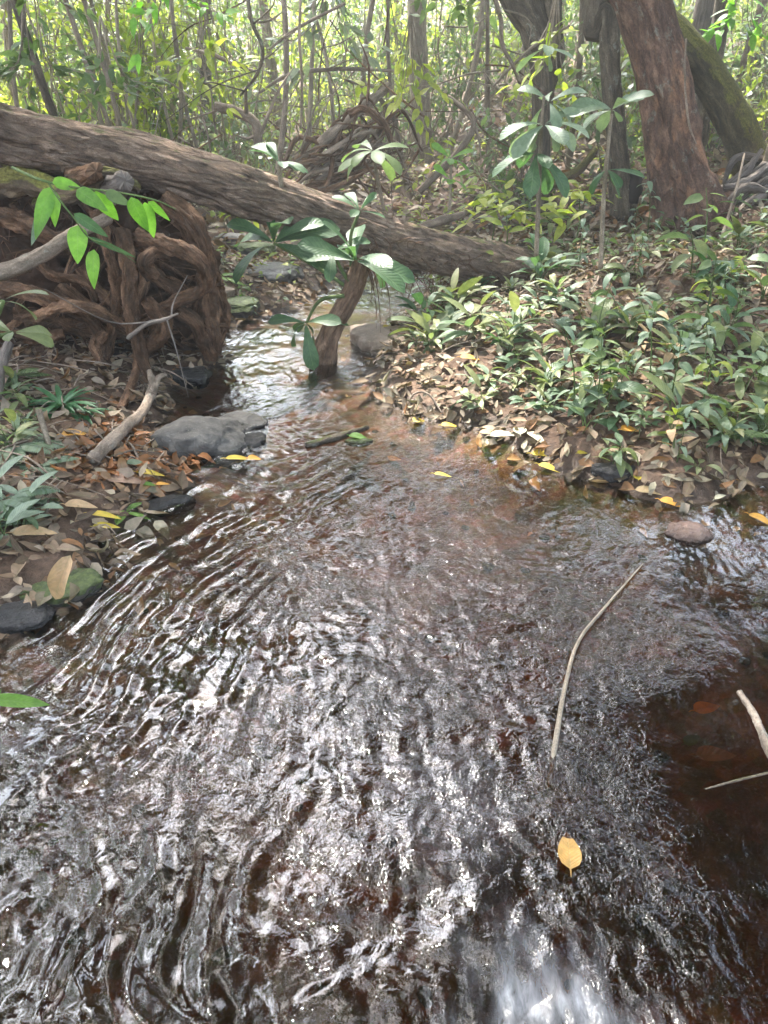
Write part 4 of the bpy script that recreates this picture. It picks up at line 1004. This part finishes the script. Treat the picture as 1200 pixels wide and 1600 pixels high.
rk('rock', 'low dark stone breaking the water left of the stump', 405, 512, 60, .05, 'dark', .12, 0, 22, .25, 0)
rk('rock', 'dark low stone where the water narrows left of the stump', 458, 500, 50, .05, 'dark', .10, 0, 23, .25, 0)
rk('rock', 'grey stone under the log at the head of the stream', 545, 455, 90, .09, 'dark', .22, 0, 24, .25, 0)
rk('rock', 'pale stone just beneath the middle of the log', 360, 375, 50, .09, 'grey', .16, 0, 25, .25, 0)
rk('rock', 'small pale round stone in the water right of the stump foot', 607, 603, 12, .02, 'tan', .02, 0, 26, .2, 0, ground_=False)
rk('rock', 'small mossy stone breaking the surface above the middle of the stream', 560, 690, 40, .02, 'moss', .03, 0, 27, .2, 0, ground_=False)
# gravel on the stream bed
r = np.random.default_rng(9); mb = MB(); cnt = 0
while cnt < 190:
    x, y = r.uniform(-2, 3.2), r.uniform(.3, 6.5)
    if sdist(np.array([x]), np.array([y]))[0] > -.03: continue
    s = r.uniform(.008, .026); rock(mb, (x, y, hz(x, y)[0]+s*.1), (s, s*r.uniform(.6, 1), s*.45), r.uniform(0, 3), 2, .25, cnt, 1.3); cnt += 1
tag(mb.build('stream_gravel', RK['bed']), 'rounded pebbles lying on the stream bed', 'gravel', kind='stuff')

# ------------------------------------------------------------------ sticks
def gstick(name, label, pts, r, mat, lift=.0, seg=14, amp=.15, seed=1, forks=()):
    P = [];
    for px, py, h in pts:
        p = hit(px, py); p[2] = max(p[2], 0)+h+lift; P.append(p)
    e = empty(name, P[0], label, 'stick')
    mb = MB(); tube(mb, P, r, seg, 50, amp, 1.5, 3, seed); under(mb.build('stick_stem', BK[mat]), e)
    for fp, fr in forks:
        mb = MB(); Q = []
        for px, py, h in fp:
            p = hit(px, py); p[2] = max(p[2], 0)+h+lift; Q.append(p)
        tube(mb, Q, fr, seg, 16, amp, 1.5, 3, seed+2); under(mb.build('fork', BK[mat]), e)
    return e
gstick('stick', 'bleached forked stick lying on orange mud left of the boulder', [(148, 728, .03), (195, 690, .05), (228, 662, .07), (243, 632, .09), (238, 610, .10)], [.028, .027, .024, .022, .013], 'pale', forks=[([(243, 640, .09), (252, 622, .1), (262, 615, .1)], [.018, .016, .012])], seed=3)
gstick('stick', 'long bent brown branch leaning down from the root mass to the mud', [(190, 648, .02), (215, 600, .06), (222, 560, .12)], [.02, .022, .02], 'root', seed=4)
gstick('stick', 'short grey broken stick beside the fern tuft', [(0, 650, .1), (12, 615, .14), (25, 590, .16)], [.03, .028, .024], 'grey', seed=5)
gstick('stick', 'long thin pale curved stick lying on the water surface', [(857, 1228, -.02), (868, 1160, .006), (882, 1080, .012), (903, 1010, .012), (945, 955, .012), (1004, 886, .008)], [.0068, .0068, .006, .005, .004, .0022], 'bleached', amp=.08, seed=6)
gstick('stick', 'thick mottled stick in brown shallows at the right edge', [(1155, 1083, .0), (1178, 1130, .008), (1200, 1180, .01), (1235, 1240, .01)], [.008, .010, .010, .009], 'pale', amp=.2, seed=7)
gstick('stick', 'thin twig in brown shallows crossing below the mottled stick', [(1100, 1238, .0), (1150, 1222, .004), (1210, 1212, .004)], [.002, .003, .003], 'thin', amp=.1, seed=8)
gstick('stick', 'dark wet stick lying half sunk in the riffle above the centre', [(478, 700, .01), (520, 690, .015), (575, 672, .01)], [.014, .018, .010], 'dark', seed=9)
gstick('stick', 'thin arched root over the dead leaves on the right shore', [(628, 650, .0), (645, 632, .05), (668, 635, .06), (690, 652, .02)], [.005, .005, .005, .004], 'pale', seed=10)
gstick('stick', 'forked pale twig standing below the grey driftwood', [(1118, 400, .0), (1130, 375, .15), (1140, 350, .3), (1147, 320, .4)], [.012, .012, .01, .008], 'pale', forks=[([(1130, 375, .15), (1140, 395, .05), (1142, 410, 0)], [.01, .01, .008])], seed=11)
stick('stick', 'bare grey twig reaching right from the foot of the root mass', [(200, 528, 3.9), (230, 506, 3.8), (255, 500, 3.75), (278, 490, 3.7)], [.012, .012, .010, .004], 'grey', 'stick', twigs=3, seed=12)
stick('stick', 'thick pale speckled branch slanting up across the left roots', [(-40, 440, 3.6), (20, 420, 3.7), (70, 395, 3.8), (120, 365, 3.9), (170, 340, 4.05)], [.036, .036, .034, .032, .028], 'pale', 'branch', 14, 0, 13)
stick('stick', 'brown stick slanting beside the left fern', [(60, 640, 3.0), (75, 690, 2.95), (90, 730, 2.9)], [.012, .012, .008], 'thin', 'stick', seed=14)
# grey driftwood by the mossy trunk
gd = hit(1175, 345); e = empty('driftwood', gd, 'pile of weathered grey root wood at the foot of the mossy trunk', 'driftwood')
rr = np.random.default_rng(31)
for k in range(22):
    x0, y0 = rr.uniform(1105, 1165), rr.uniform(285, 350); Yv = YB+rr.uniform(-.1, .5)
    mb = MB(); tube(mb, [at_y(x0, y0, Yv), at_y(x0+rr.uniform(25, 50), y0-rr.uniform(5, 45), Yv+.05), at_y(x0+rr.uniform(60, 120), y0-rr.uniform(10, 70), Yv+.1)], [.02, .035, .02], 12, 26, .3, 1.5, 4, k)
    under(mb.build('wood_strand', BK['grey']), e)

# ------------------------------------------------------------------ leaf litter and twigs (uncountable) + single leaves
def litter(name, label, n, xr, yr, cond, seed, mat, lmin=.05, lmax=.13, lift=.03, prof='ovate'):
    r = np.random.default_rng(seed); x = r.uniform(*xr, n); y = r.uniform(*yr, n)
    s = sdist(x, y); k = cond(x, y, s, r); x, y, s = x[k], y[k], s[k]; n = len(x)
    z = np.maximum(hz(x, y), 0)+r.uniform(.003, lift, n) if lift > 0 else hz(x, y)+.006
    e_ = .02; nx = -(hz(x+e_, y)-hz(x-e_, y))/(2*e_); ny = -(hz(x, y+e_)-hz(x, y-e_))/(2*e_)
    N = norm(np.stack([nx, ny, np.ones(n)], -1))+r.normal(size=(n, 3))*.33
    a = r.uniform(0, 6.28, n); D = np.stack([np.cos(a), np.sin(a), nx*np.cos(a)*-1+ny*np.sin(a)*-1+r.normal(size=n)*.16], -1)
    L = r.uniform(lmin, lmax, n)*(1+.03*np.maximum(y-3, 0))
    mb = MB(); leaves(mb, np.stack([x, y, z], -1), D, N, L, L*r.uniform(.3, .55, n), np.where(r.random(n) < .25, r.uniform(-2.2, 2.4, n), r.uniform(-.9, 1.1, n)), r.uniform(.05, .8, n)[:, None], 5, prof, True, r.uniform(-.4, .4, n))
    return tag(mb.build(name, mat), label, 'leaf litter', kind='stuff')
litter('leaf_litter', 'dead brown leaves carpeting the left bank', 13000, (-4.2, -.2), (1.2, 7.5), lambda x, y, s, r: (s > -.03) & (x < .1), 1, ML['dead'], .03, .10)
litter('leaf_litter', 'dead brown leaves carpeting the right bank', 16000, (-.2, 5.0), (1.8, 8.0), lambda x, y, s, r: (s > -.02) & (x > -.1), 2, ML['dead'], .03, .095)
litter('leaf_litter', 'dead leaves on the forest floor beyond the log', 12000, (-8, 9), (7.0, 15), lambda x, y, s, r: (s > 0), 3, ML['dead'], .08, .17, .06)
litter('leaf_litter', 'pale curled dead leaves washed along the shores', 2600, (-2.6, 3.4), (1.3, 5.0), lambda x, y, s, r: (s > -.06) & (s < .16), 4, ML['dead'], .05, .12, .025)
litter('leaf_litter', 'wet orange leaves and clay on the mud left of the grey boulder', 900, (-1.35, -.7), (2.55, 3.6), lambda x, y, s, r: (s > -.12) & (((x+1.08)/.30)**2+((y-3.02)/.34)**2+r.normal(size=len(x))*.2 < 1), 6, ML['rust'], .03, .09, .02)
litter('sunken_leaves', 'orange and brown leaves sunk in the shallows', 420, (-2.0, 3.4), (.8, 5.0), lambda x, y, s, r: (s > -.3) & (s < 0), 5, ML['tan'], .05, .09, .0)
def bedz(o):
    return o
r = np.random.default_rng(12); mb = MB(); k = 0
while k < 520:
    x, y = r.uniform(-3, -.5), r.uniform(2.3, 5.0)
    if r.random() < .3: x, y = r.uniform(.2, 3.6), r.uniform(2.4, 6)
    s = sdist(np.array([x]), np.array([y]))[0]
    if s < 0: continue
    a = r.uniform(0, 6.28); L = r.uniform(.06, .32); z = hz(x, y)[0]+.02; x2, y2 = x+math.cos(a)*L, y+math.sin(a)*L; z2 = max(hz(x2, y2)[0], 0)+r.uniform(.01, .05)
    rr0 = r.uniform(.0015, .006); tube(mb, [np.array([x, y, z]), np.array([(x+x2)/2+r.normal()*.015, (y+y2)/2+r.normal()*.015, (z+z2)/2+.015]), np.array([x2, y2, z2])], [rr0, rr0*.9, rr0*.5], 5, 7, 0, seed=k); k += 1
tag(mb.build('twig_litter', BK['pale']), 'small broken twigs strewn over the banks', 'twigs', kind='stuff')

def one_leaf(label, px, py, len_px, ang_deg, mt, wr=.42, lift=.012, water_=False, droop=.4, name='fallen_leaf', prof='ovate', z=None, curl=.1, group=None):
    p = at_z(px, py, z) if z is not None else (at_z(px, py) if water_ else hit(px, py))
    if z is None: p[2] = max(p[2], 0.004)+lift
    s = (p[1]*CP+CAM_H*SP)/1200; L = len_px*s*1.1; a = R(ang_deg)
    d = np.array([math.cos(a), math.sin(a), .05]); mb = MB()
    leaves(mb, -d*L/2, d, np.array([.1*math.sin(px), -.15, 1]), L, L*wr, droop, .15, 10, prof, True, curl)
    tube(mb, [-d*L/2, -d*L*.58+[0, 0, .003], -d*L*.68], [.0018, .0015, .001], 5, 5, 0)
    o = mb.build(name, ML[mt]); o.location = p; return tag(o, label, 'leaf', group)
for a in [
    ('orange-brown leaf drifting under the water below the pale stick', 889, 1325, 66, 82, 'ochre', .5, 0, True, .25, 'sunken_leaf', 'ovate', .010),
    ('round yellow leaf floating below the right shore leaves, left one of the pair', 655, 660, 20, 30, 'yellow', .75, .01, True),
    ('yellow leaf at the water edge, right one of the pair near the shore', 702, 667, 24, 10, 'yellow', .5, .01, True),
    ('yellowish leaf floating alone on the ripples at the centre', 692, 745, 26, -10, 'yellow', .35, .01, True),
    ('small bright green leaf floating in the riffle above the centre', 561, 687, 30, -15, 'bright', .5, .015, True),
    ('bright yellow leaf, the upper of two overlapping at the right shore', 853, 716, 42, -5, 'yellow', .4, .02, True),
    ('yellow leaf, the lower of two overlapping at the right shore', 858, 735, 34, -35, 'yellow', .4, .015, True),
    ('small yellow oval leaf standing by the dark stone on the right shore', 995, 752, 20, 80, 'yellow', .7, .02),
    ('small pale yellow oval leaf on the shore left of the dark stone', 910, 715, 18, 20, 'yellow', .55, .02),
    ('orange leaf under the low herbs on the right shore', 984, 683, 30, 10, 'orange', .6, .04),
    ('tan oval leaf held among herbs on the right bank', 952, 668, 26, 60, 'tan', .6, .07),
    ('long yellow leaf lying by the left mud above the dark flat rock', 237, 752, 42, -5, 'yellow', .28, .03),
    ('small bright green leaf lying above the dark flat rock', 236, 773, 18, 0, 'bright', .5, .04),
    ('small orange leaf right of the bright green leaf on the left mud', 257, 771, 20, 15, 'orange', .4, .04),
    ('yellow leaf with orange tip at the foot of the grey boulder', 375, 720, 40, 8, 'yellow', .3, .015, True),
    ('round orange leaf at the water edge below the grey boulder', 398, 721, 20, 0, 'orange', .6, .015, True),
    ('pinkish tan flat leaf above the small orange leaf on the left shore', 200, 762, 55, 0, 'pink', .4, .03),
    ('curved yellow leaf lying on dead leaves of the left shore', 168, 822, 48, -8, 'yellow', .25, .04),
    ('yellow and orange leaf at the left water edge below the curved yellow one', 168, 833, 38, 10, 'yellow', .4, .03),
    ('tan leaf at the tip of the left leaf bank', 130, 805, 46, 0, 'tan', .4, .04),
    ('pale orange leaf lying on the left bank near the mossy rock', 60, 850, 60, 10, 'tan', .4, .05),
    ('large pale pink leaf at the right shore facing the centre stream', 790, 690, 50, 20, 'cream', .35, .04),
    ('white-backed leaf standing at the right shore', 810, 685, 42, 85, 'cream', .45, .05),
    ('pale leaf on the right shore beside the yellow pair', 838, 692, 40, -60, 'cream', .4, .03),
    ('bluish green leaf fallen on the right shore near the stump side', 742, 645, 34, 50, 'pale', .4, .03),
    ('long tan leaf lying in the water at the right shore', 1020, 775, 52, -8, 'tan', .35, .012),
    ('orange leaf at the water edge by the long tan leaf', 1050, 790, 36, -30, 'orange', .5, .01),
    ('orange leaf floating at the right edge of the stream', 1190, 815, 40, -50, 'orange', .4, .01, True),
    ('slender pale leaf at the right shore beside the curved twig', 1125, 783, 34, 40, 'cream', .25, .02),
    ('small yellow leaf on the right bank high in the herbs', 925, 555, 20, 10, 'orange', .6, .05),
    ('orange leaf on the shore below the dark herb clump', 735, 570, 30, 0, 'orange', .5, .04),
    ('yellow leaf on the tan boulder by the stump', 606, 535, 18, 50, 'yellow', .4, .1),
    ('pale leaf on mud below the white-backed leaf', 770, 685, 40, 0, 'tan', .35, .03),
    ('reddish leaf lying left of the forked stick on orange mud', 120, 690, 36, 20, 'orange', .5, .04),
    ('blue-grey wet leaf lying on mud below the grey boulder', 215, 733, 34, 0, 'pale', .4, .03),
    ('pink leaf sunk at the lower right under clear brown water', 1120, 1178, 60, 0, 'pink', .45, 0, True, .2, 'sunken_leaf', 'ovate', -.05),
    ('small green leaf sunk in brown shallows at the right', 1082, 1155, 34, 30, 'mid', .5, 0, True, .2, 'sunken_leaf', 'ovate', -.04),
    ('orange leaf sunk in the right shallows beside the mottled stick', 1105, 1105, 44, 15, 'orange', .5, 0, True, .2, 'sunken_leaf', 'ovate', -.05),
]: one_leaf(*a)
# curled dead leaf hanging over the mossy rock
e0 = hit(100, 870)
e = empty('curled_leaf', e0, 'large curled dry tan leaf draped over the mossy rock', 'leaf')
mb = MB(); yc = hit(100, 925)[1]-.10; A, B = at_y(110, 868, yc+.03), at_y(74, 942, yc-.05)
leaves(mb, A, B-A, np.array([.1, -1, .5]), np.linalg.norm(B-A)*1.1, .058, .9, .5, 14, 'strap', True, .6); under(mb.build('leaf', ML['tan']), e)

# ------------------------------------------------------------------ herbs on the banks
def herb_mesh(seed, nl, L, upright, mat, prof='lance', w=.30):
    r = np.random.default_rng(seed); ml = MB(); ms = MB()
    for k in range(nl):
        a = k*2.4+r.uniform(-.5, .5); el = upright+r.uniform(-.35, .3); ll = L*r.uniform(.65, 1.15)
        d = np.array([math.cos(a)*math.cos(el), math.sin(a)*math.cos(el), math.sin(el)])
        sl = L*r.uniform(.35, .9); p0 = r.normal(size=3)*[.012, .012, 0]; p1 = p0+(d*np.array([.45, .45, 1])+[0, 0, .35])*sl*.8
        tube(ms, [p0, (p0+p1)/2+[0, 0, .01], p1], [.0028, .0022, .0015], 5, 7, 0)
        leaves(ml, p1, d, np.array([0, 0, 1.0])+r.normal(size=3)*.25, ll, ll*w*r.uniform(.85, 1.2), r.uniform(.5, 1.5), .2, 7, prof, True, r.uniform(-.08, .08))
    return ml.mesh('foliage', mat), ms.mesh('stem', BK['stem'])
HB = [herb_mesh(300+i, nl, L, up, ML[mt], 'lance', w_) for i, (nl, L, up, mt, w_) in enumerate([
    (7, .17, .75, 'herb', .3), (9, .20, .65, 'herb', .27), (6, .14, .5, 'herb', .34), (8, .16, .9, 'herb', .3), (10, .19, .5, 'herb', .28),   # 0-4
    (6, .13, .45, 'pale', .36), (7, .16, .6, 'pale', .33), (5, .12, .4, 'bright', .4), (8, .20, .8, 'big', .27), (6, .11, .4, 'mid', .35)])]
def stem_herb(seed, nn, Ln, h, mat, w, prof='ovate'):
    r = np.random.default_rng(seed); ml = MB(); ms = MB()
    tip = np.array([r.uniform(-.3, .3)*h, r.uniform(-.3, .3)*h, h]); P = catmull([np.zeros(3), tip*[.3, .3, .6], tip], 12); tube(ms, P, [.004, .003, .0015], 6, 12, 0)
    for k in range(nn):
        i = int(3+8.9*k/nn); a = k*2.4+r.uniform(-.5, .5); el = r.uniform(-.35, .6); L = Ln*r.uniform(.55, 1.15)
        d = np.array([math.cos(a)*math.cos(el), math.sin(a)*math.cos(el), math.sin(el)])
        leaves(ml, P[i]+d*.015, d, np.array([0, 0, 1.0])+r.normal(size=3)*.35, L, L*w*r.uniform(.8, 1.2), r.uniform(.2, 1.6), .2, 6, prof, True, r.uniform(-.15, .15))
    return ml.mesh('foliage', mat), ms.mesh('stem', BK['stem'])
HB += [stem_herb(400, 9, .12, .34, ML['mid'], .42), stem_herb(401, 7, .14, .26, ML['yel'], .4), stem_herb(402, 11, .10, .42, ML['pale'], .38), stem_herb(403, 6, .16, .22, ML['herb'], .36, 'lance'),
       stem_herb(404, 8, .09, .20, ML['yel'], .5), stem_herb(405, 5, .10, .16, ML['tan'], .4)]
HN = [7, 9, 6, 8, 10, 6, 7, 5, 8, 6]
KD = ['upright grey-green herb', 'bushy narrow-leaved herb', 'low wide-leaved herb', 'steep-leaved upright herb', 'spreading long-leaved herb', 'low pale herb', 'pale spreading herb', 'small bright green herb', 'dark glossy herb', 'small mid-green herb',
      'tall-stemmed green plant', 'yellow-green stemmed plant', 'tall pale-leaved stemmed plant', 'short stemmed grey-green plant', 'low yellow-green seedling', 'withered tan seedling']
def herb(px, py, k, s, lab, grp, box):
    p = hit(px, py)
    if p[2] < .01: return
    (bx0, bx1), (by0, by1) = box
    cl = ['left', 'middle', 'right'][min(2, int(3*(px-bx0)/(bx1-bx0)))]; rw = ['back', 'middle', 'front'][min(2, int(3*(py-by0)/(by1-by0)))]
    lab = '%s at %s of %s' % (KD[k], 'centre' if cl == rw == 'middle' else '%s %s' % (rw, cl), grp)
    e = empty('broadleaf_herb', (p[0], p[1], p[2]-.01), lab, 'plant', grp, random.uniform(0, 6.28), s)
    new('foliage', HB[k][0], e); new('stem', HB[k][1], e)
ZN = [  # polygon-ish boxes in the photo on the right slope: (x0,x1,y0,y1,n,kinds,scale,label,group)
    (640, 800, 470, 560, 15, (1, 8, 4, 0), 1.0, 'upright dark green herb in the clump on the shore right of the tan boulder', 'herbs right of the tan boulder'),
    (700, 880, 415, 470, 17, (8, 1, 4, 3), 1.05, 'glossy dark herb in the clump at the right end of the log', 'herbs by the log end'),
    (780, 960, 470, 560, 20, (0, 2, 5, 6, 4), .85, 'grey-green herb in the middle of the right slope above the shore', 'herbs on the middle right slope'),
    (740, 900, 560, 650, 18, (0, 2, 4, 5), .75, 'low grey-green herb near the right shore leaves', 'low herbs near the right shore leaves'),
    (880, 1040, 560, 690, 28, (0, 1, 4, 5, 6, 2), .85, 'broad-leaved herb on the lower right bank above the dark stone', 'herbs above the dark stone'),
    (1040, 1215, 560, 720, 28, (1, 4, 6, 9, 0, 5), .85, 'blurry green herb on the lower bank at the right edge', 'herbs at the lower right edge'),
    (960, 1215, 440, 560, 34, (1, 3, 6, 5, 8, 7), .95, 'tall broad-leaved herb on the upper right bank below the leaning tree', 'herbs below the leaning tree'),
    (880, 1060, 360, 440, 18, (2, 5, 9, 6), .85, 'small herb on the bare slope left of the leaning tree foot', 'herbs left of the leaning tree foot'),
    (1060, 1215, 350, 450, 18, (6, 3, 1, 5), 1.0, 'pale herb at the foot of the leaning tree and driftwood', 'herbs at the leaning tree foot'),
    (740, 900, 350, 410, 16, (9, 2, 7, 5), .95, 'small herb on the slope beyond the right end of the log', 'herbs beyond the log end'),
    (940, 1120, 690, 745, 6, (2, 5, 0), .7, 'small grey-green herb at the shore above the long tan leaf', 'small herbs at the shore'),
    (-10, 60, 590, 720, 12, (2, 0, 9, 13), .7, 'small dark herb on the left bank beside the fern tuft', 'herbs beside the left fern tuft'),
    (-10, 70, 770, 850, 9, (5, 6, 5), .7, 'pale blurred herb on the left bank above the mossy rock', 'pale herbs above the mossy rock'),
    (330, 460, 400, 500, 16, (9, 7, 2), .55, 'small green herb on the left shore under the middle of the log', 'herbs under the middle of the log'),
]
for (x0, x1, y0, y1, n, ks, s, lab, grp) in ZN:
    for i in range(int(n*(1.0 if x0 > 600 else 1.2))): herb(random.uniform(x0, x1), random.uniform(y0, y1), random.choice(ks) if (x0 < 880 and y0 > 410) or random.random() < .5 else random.choice((10, 12, 12, 13, 13, 14, 15)), s*random.uniform(.6, 1.3), lab, grp, ((x0, x1), (y0, y1)))
# small ground cover between them
r = np.random.default_rng(21); n = 3300
x = r.uniform(.2, 6.5, n); y = r.uniform(2.6, 9.5, n); s = sdist(x, y); k = (s > .15) & (fbm2(x*1.3, y*1.3, 3, 3)+.25*(y-5.5)*.4 > -.05); x, y = x[k], y[k]; n = len(x)
z = hz(x, y)+r.uniform(.01, .12, n); mb = MB(); L = r.uniform(.04, .10, n); a = r.uniform(0, 6.28, n)
leaves(mb, np.stack([x, y, z], -1), np.stack([np.cos(a), np.sin(a), r.uniform(-.2, .7, n)], -1), np.array([0, 0, 1.0])+r.normal(size=(n, 3))*.25, L, L*.42, r.uniform(.2, 1.2, n), .2, 4, 'ovate')
tag(mb.build('ground_cover', ML['herb']), 'small seedlings and creeping leaves covering the right slope', 'ground cover', kind='stuff')
n = 3800; x = r.uniform(-5, 5, n); y = r.uniform(5.2, 11, n); s = sdist(x, y); k = (s > .1) & ((x < .2) | (y > 7.5)) & (fbm2(x, y, 3, 4) > -.15); x, y = x[k], y[k]; n = len(x)
z = hz(x, y)+r.uniform(.01, .25, n); mb = MB(); L = r.uniform(.05, .12, n); a = r.uniform(0, 6.28, n)
leaves(mb, np.stack([x, y, z], -1), np.stack([np.cos(a), np.sin(a), r.uniform(-.2, .7, n)], -1), np.array([0, 0, 1.0])+r.normal(size=(n, 3))*.25, L, L*.45, r.uniform(.2, 1.2, n), .2, 4, 'ovate')
tag(mb.build('ground_cover', ML['yel']), 'yellow-green seedlings covering the floor beyond the log', 'ground cover', kind='stuff')

# ferns and tufts
def fern(name, label, px, py, Ln, nfr, mat, seed, up=.6, pin=.16, cat='fern', tuft=False):
    r = np.random.default_rng(seed); b_ = hit(px, py); e = empty(name, b_, label, cat)
    for k in range(nfr):
        a = k*6.283/nfr+r.uniform(-.4, .4); el = up+r.uniform(-.3, .3); L = Ln*r.uniform(.7, 1.1)
        d = np.array([math.cos(a)*math.cos(el), math.sin(a)*math.cos(el), math.sin(el)])
        mb = MB(); o0 = b_+[0, 0, .01]
        if tuft:
            leaves(mb, o0, d, np.array([0, 0, 1.0]), L, L*.14, r.uniform(.5, 1.4), .25, 9, 'lance')
        else:
            t = np.linspace(.12, 1, 22); C = o0+d*L*t[:, None]-np.array([0, 0, 1])*(L*.45*t**2)[:, None]
            tube(mb, [o0, C[7], C[14], C[-1]], [.003, .002, .002, .0008], 5, 14, 0)
            tg = norm(np.gradient(C, axis=0)); sd = norm(np.cross(tg, [0, 0, 1.0]))
            for sg in (-1, 1):
                ln = L*pin*np.sin(np.clip(t, .1, .97)*math.pi)**.6*1.3
                leaves(mb, C, sd*sg+tg*.35, np.array([0, 0, 1.0]), ln, ln*.24+.003, .4, .1, 3, 'strap', False)
        under(mb.build('frond' if not tuft else 'leaf_blade', mat), e)
    return e
fern('fern', 'bright yellow-green fern in sunlight between root mass and stones', 322, 412, .34, 8, ML['fern'], 1, .75)
fern('fern', 'pale fern low on the left shore right of the root mass', 335, 440, .26, 7, ML['fern'], 2, .4)
fern('leaf_tuft', 'dark green tuft of narrow pointed leaves on the left bank', 98, 640, .20, 26, ML['dfern'], 3, .45, cat='plant', tuft=True)
fern('leaf_tuft', 'small dark green tuft drooping beside the bigger tuft on the left bank', 125, 650, .15, 16, ML['dfern'], 4, .2, cat='plant', tuft=True)
fern('fern', 'grey-green fern on the left edge above the leaf bank', 5, 790, .26, 9, ML['pale'], 5, .4)
fern('fern', 'small bright green fern tip touching the water on the left shore', 198, 806, .10, 5, ML['fern'], 6, .2)
fern('fern', 'pale green fern drooping over the litter at the left edge', 18, 705, .26, 8, ML['pale'], 11, .5)
fern('fern', 'olive fern at the left edge beside the roots', 22, 600, .26, 8, ML['mid'], 12, .6)
fern('fern', 'small grey-green fern on the left bank below the dark tuft', 62, 735, .18, 7, ML['pale'], 13, .4)
fern('fern', 'dark green fern by the foot of the leaning tree', 1190, 700, .3, 8, ML['mid'], 7, .6)
for k, (x, y, Yv, nl, L, lab) in enumerate([(5, 470, 2.7, 5, 60, 'big blue-green leaves poking in at the left edge beside the roots'), (20, 520, 2.8, 5, 62, 'drooping blue-green leaves at the left edge below the upper ones')]):
    e = empty('sapling', at_y(-30, 640, Yv), lab, 'sapling'); rosette(x, y, Yv, nl, L, ML['herb'], 50+k, e, .1, stem=[(-40, 640, Yv), (-20, 540, Yv)])
# overhanging leafy sprays at the very top
for k, (x, y, Yv, n, mt, lab) in enumerate([(270, 20, 4.2, 60, 'bright', 'bright green leafy spray hanging at the top left'), (60, 10, 4.0, 60, 'mid', 'blurred green leafy spray in the top left corner'), (700, 30, 6.5, 60, 'mid', 'green leafy spray hanging beside the straight dark trunk'),
                                           (330, 110, 6, 55, 'yel', 'yellow-green leafy spray above the pale curved branch'), (640, 145, 7, 60, 'yel', 'yellow-green leafy spray right of the snapped branch'), (860, 110, 5.6, 40, 'yel', 'yellow-green leaves in front of the forked tree'), (1150, 60, 8, 60, 'bright', 'bright leafy spray beyond the arch of the mossy trunk'),
                                           (175, 150, 5.6, 70, 'mid', 'green leafy spray above the left part of the log'), (60, 130, 5.4, 80, 'mid', 'green leafy spray at the left edge above the log'), (520, 60, 7.5, 70, 'grey', 'pale leafy spray at the top of the thicket centre')]):
    s = px_size(Yv); c0 = at_y(x, y, Yv); e = empty('leafy_spray', c0, lab, 'branch'); ml = MB(); ms = MB()
    for q_ in range(7):
        d = norm(rng.normal(size=3)*[1, .6, .35]); tip = c0+d*75*s
        C = catmull([c0+[0, 0, 100*s], c0+d*25*s+[0, 0, 20*s], tip], 12); tube(ms, C, [.006, .003, .0015], 5, 12, 0)
        m_ = n//7; ii = rng.integers(3, 12, m_)
        leaves(ml, C[ii]+rng.normal(size=(m_, 3))*.01, d+rng.normal(size=(m_, 3))*.7+[0, 0, -.3], np.array([0, -.2, 1.0])+rng.normal(size=(m_, 3))*.35, 24*s*rng.uniform(.7, 1.3, m_), 10*s, .5, .15, 5, 'ovate')
    under(ml.build('foliage', ML[mt]), e); under(ms.build('stem', BK['thin']), e)
# ------------------------------------------------------------------ hazy air
bpy.ops.mesh.primitive_cube_add(size=1)
hb = bpy.context.active_object; hb.name = 'haze'
lo = np.array([-135., -65., -3.]); hi = np.array([135., 225., 45.])
hb.location = (lo+hi)/2; hb.scale = hi-lo
m = M('hazy_air'); pv = m.n('ShaderNodeVolumePrincipled'); pv.inputs['Color'].default_value = (.93, .95, .9, 1)
pv.inputs['Density'].default_value = .0062; pv.inputs['Anisotropy'].default_value = .3
m.l(pv.outputs[0], m.out.inputs['Volume']); hb.data.materials.append(m.m)
tag(hb, 'thin pale haze in the forest air', None, None, 'stuff')
print('objects', len(bpy.data.objects))
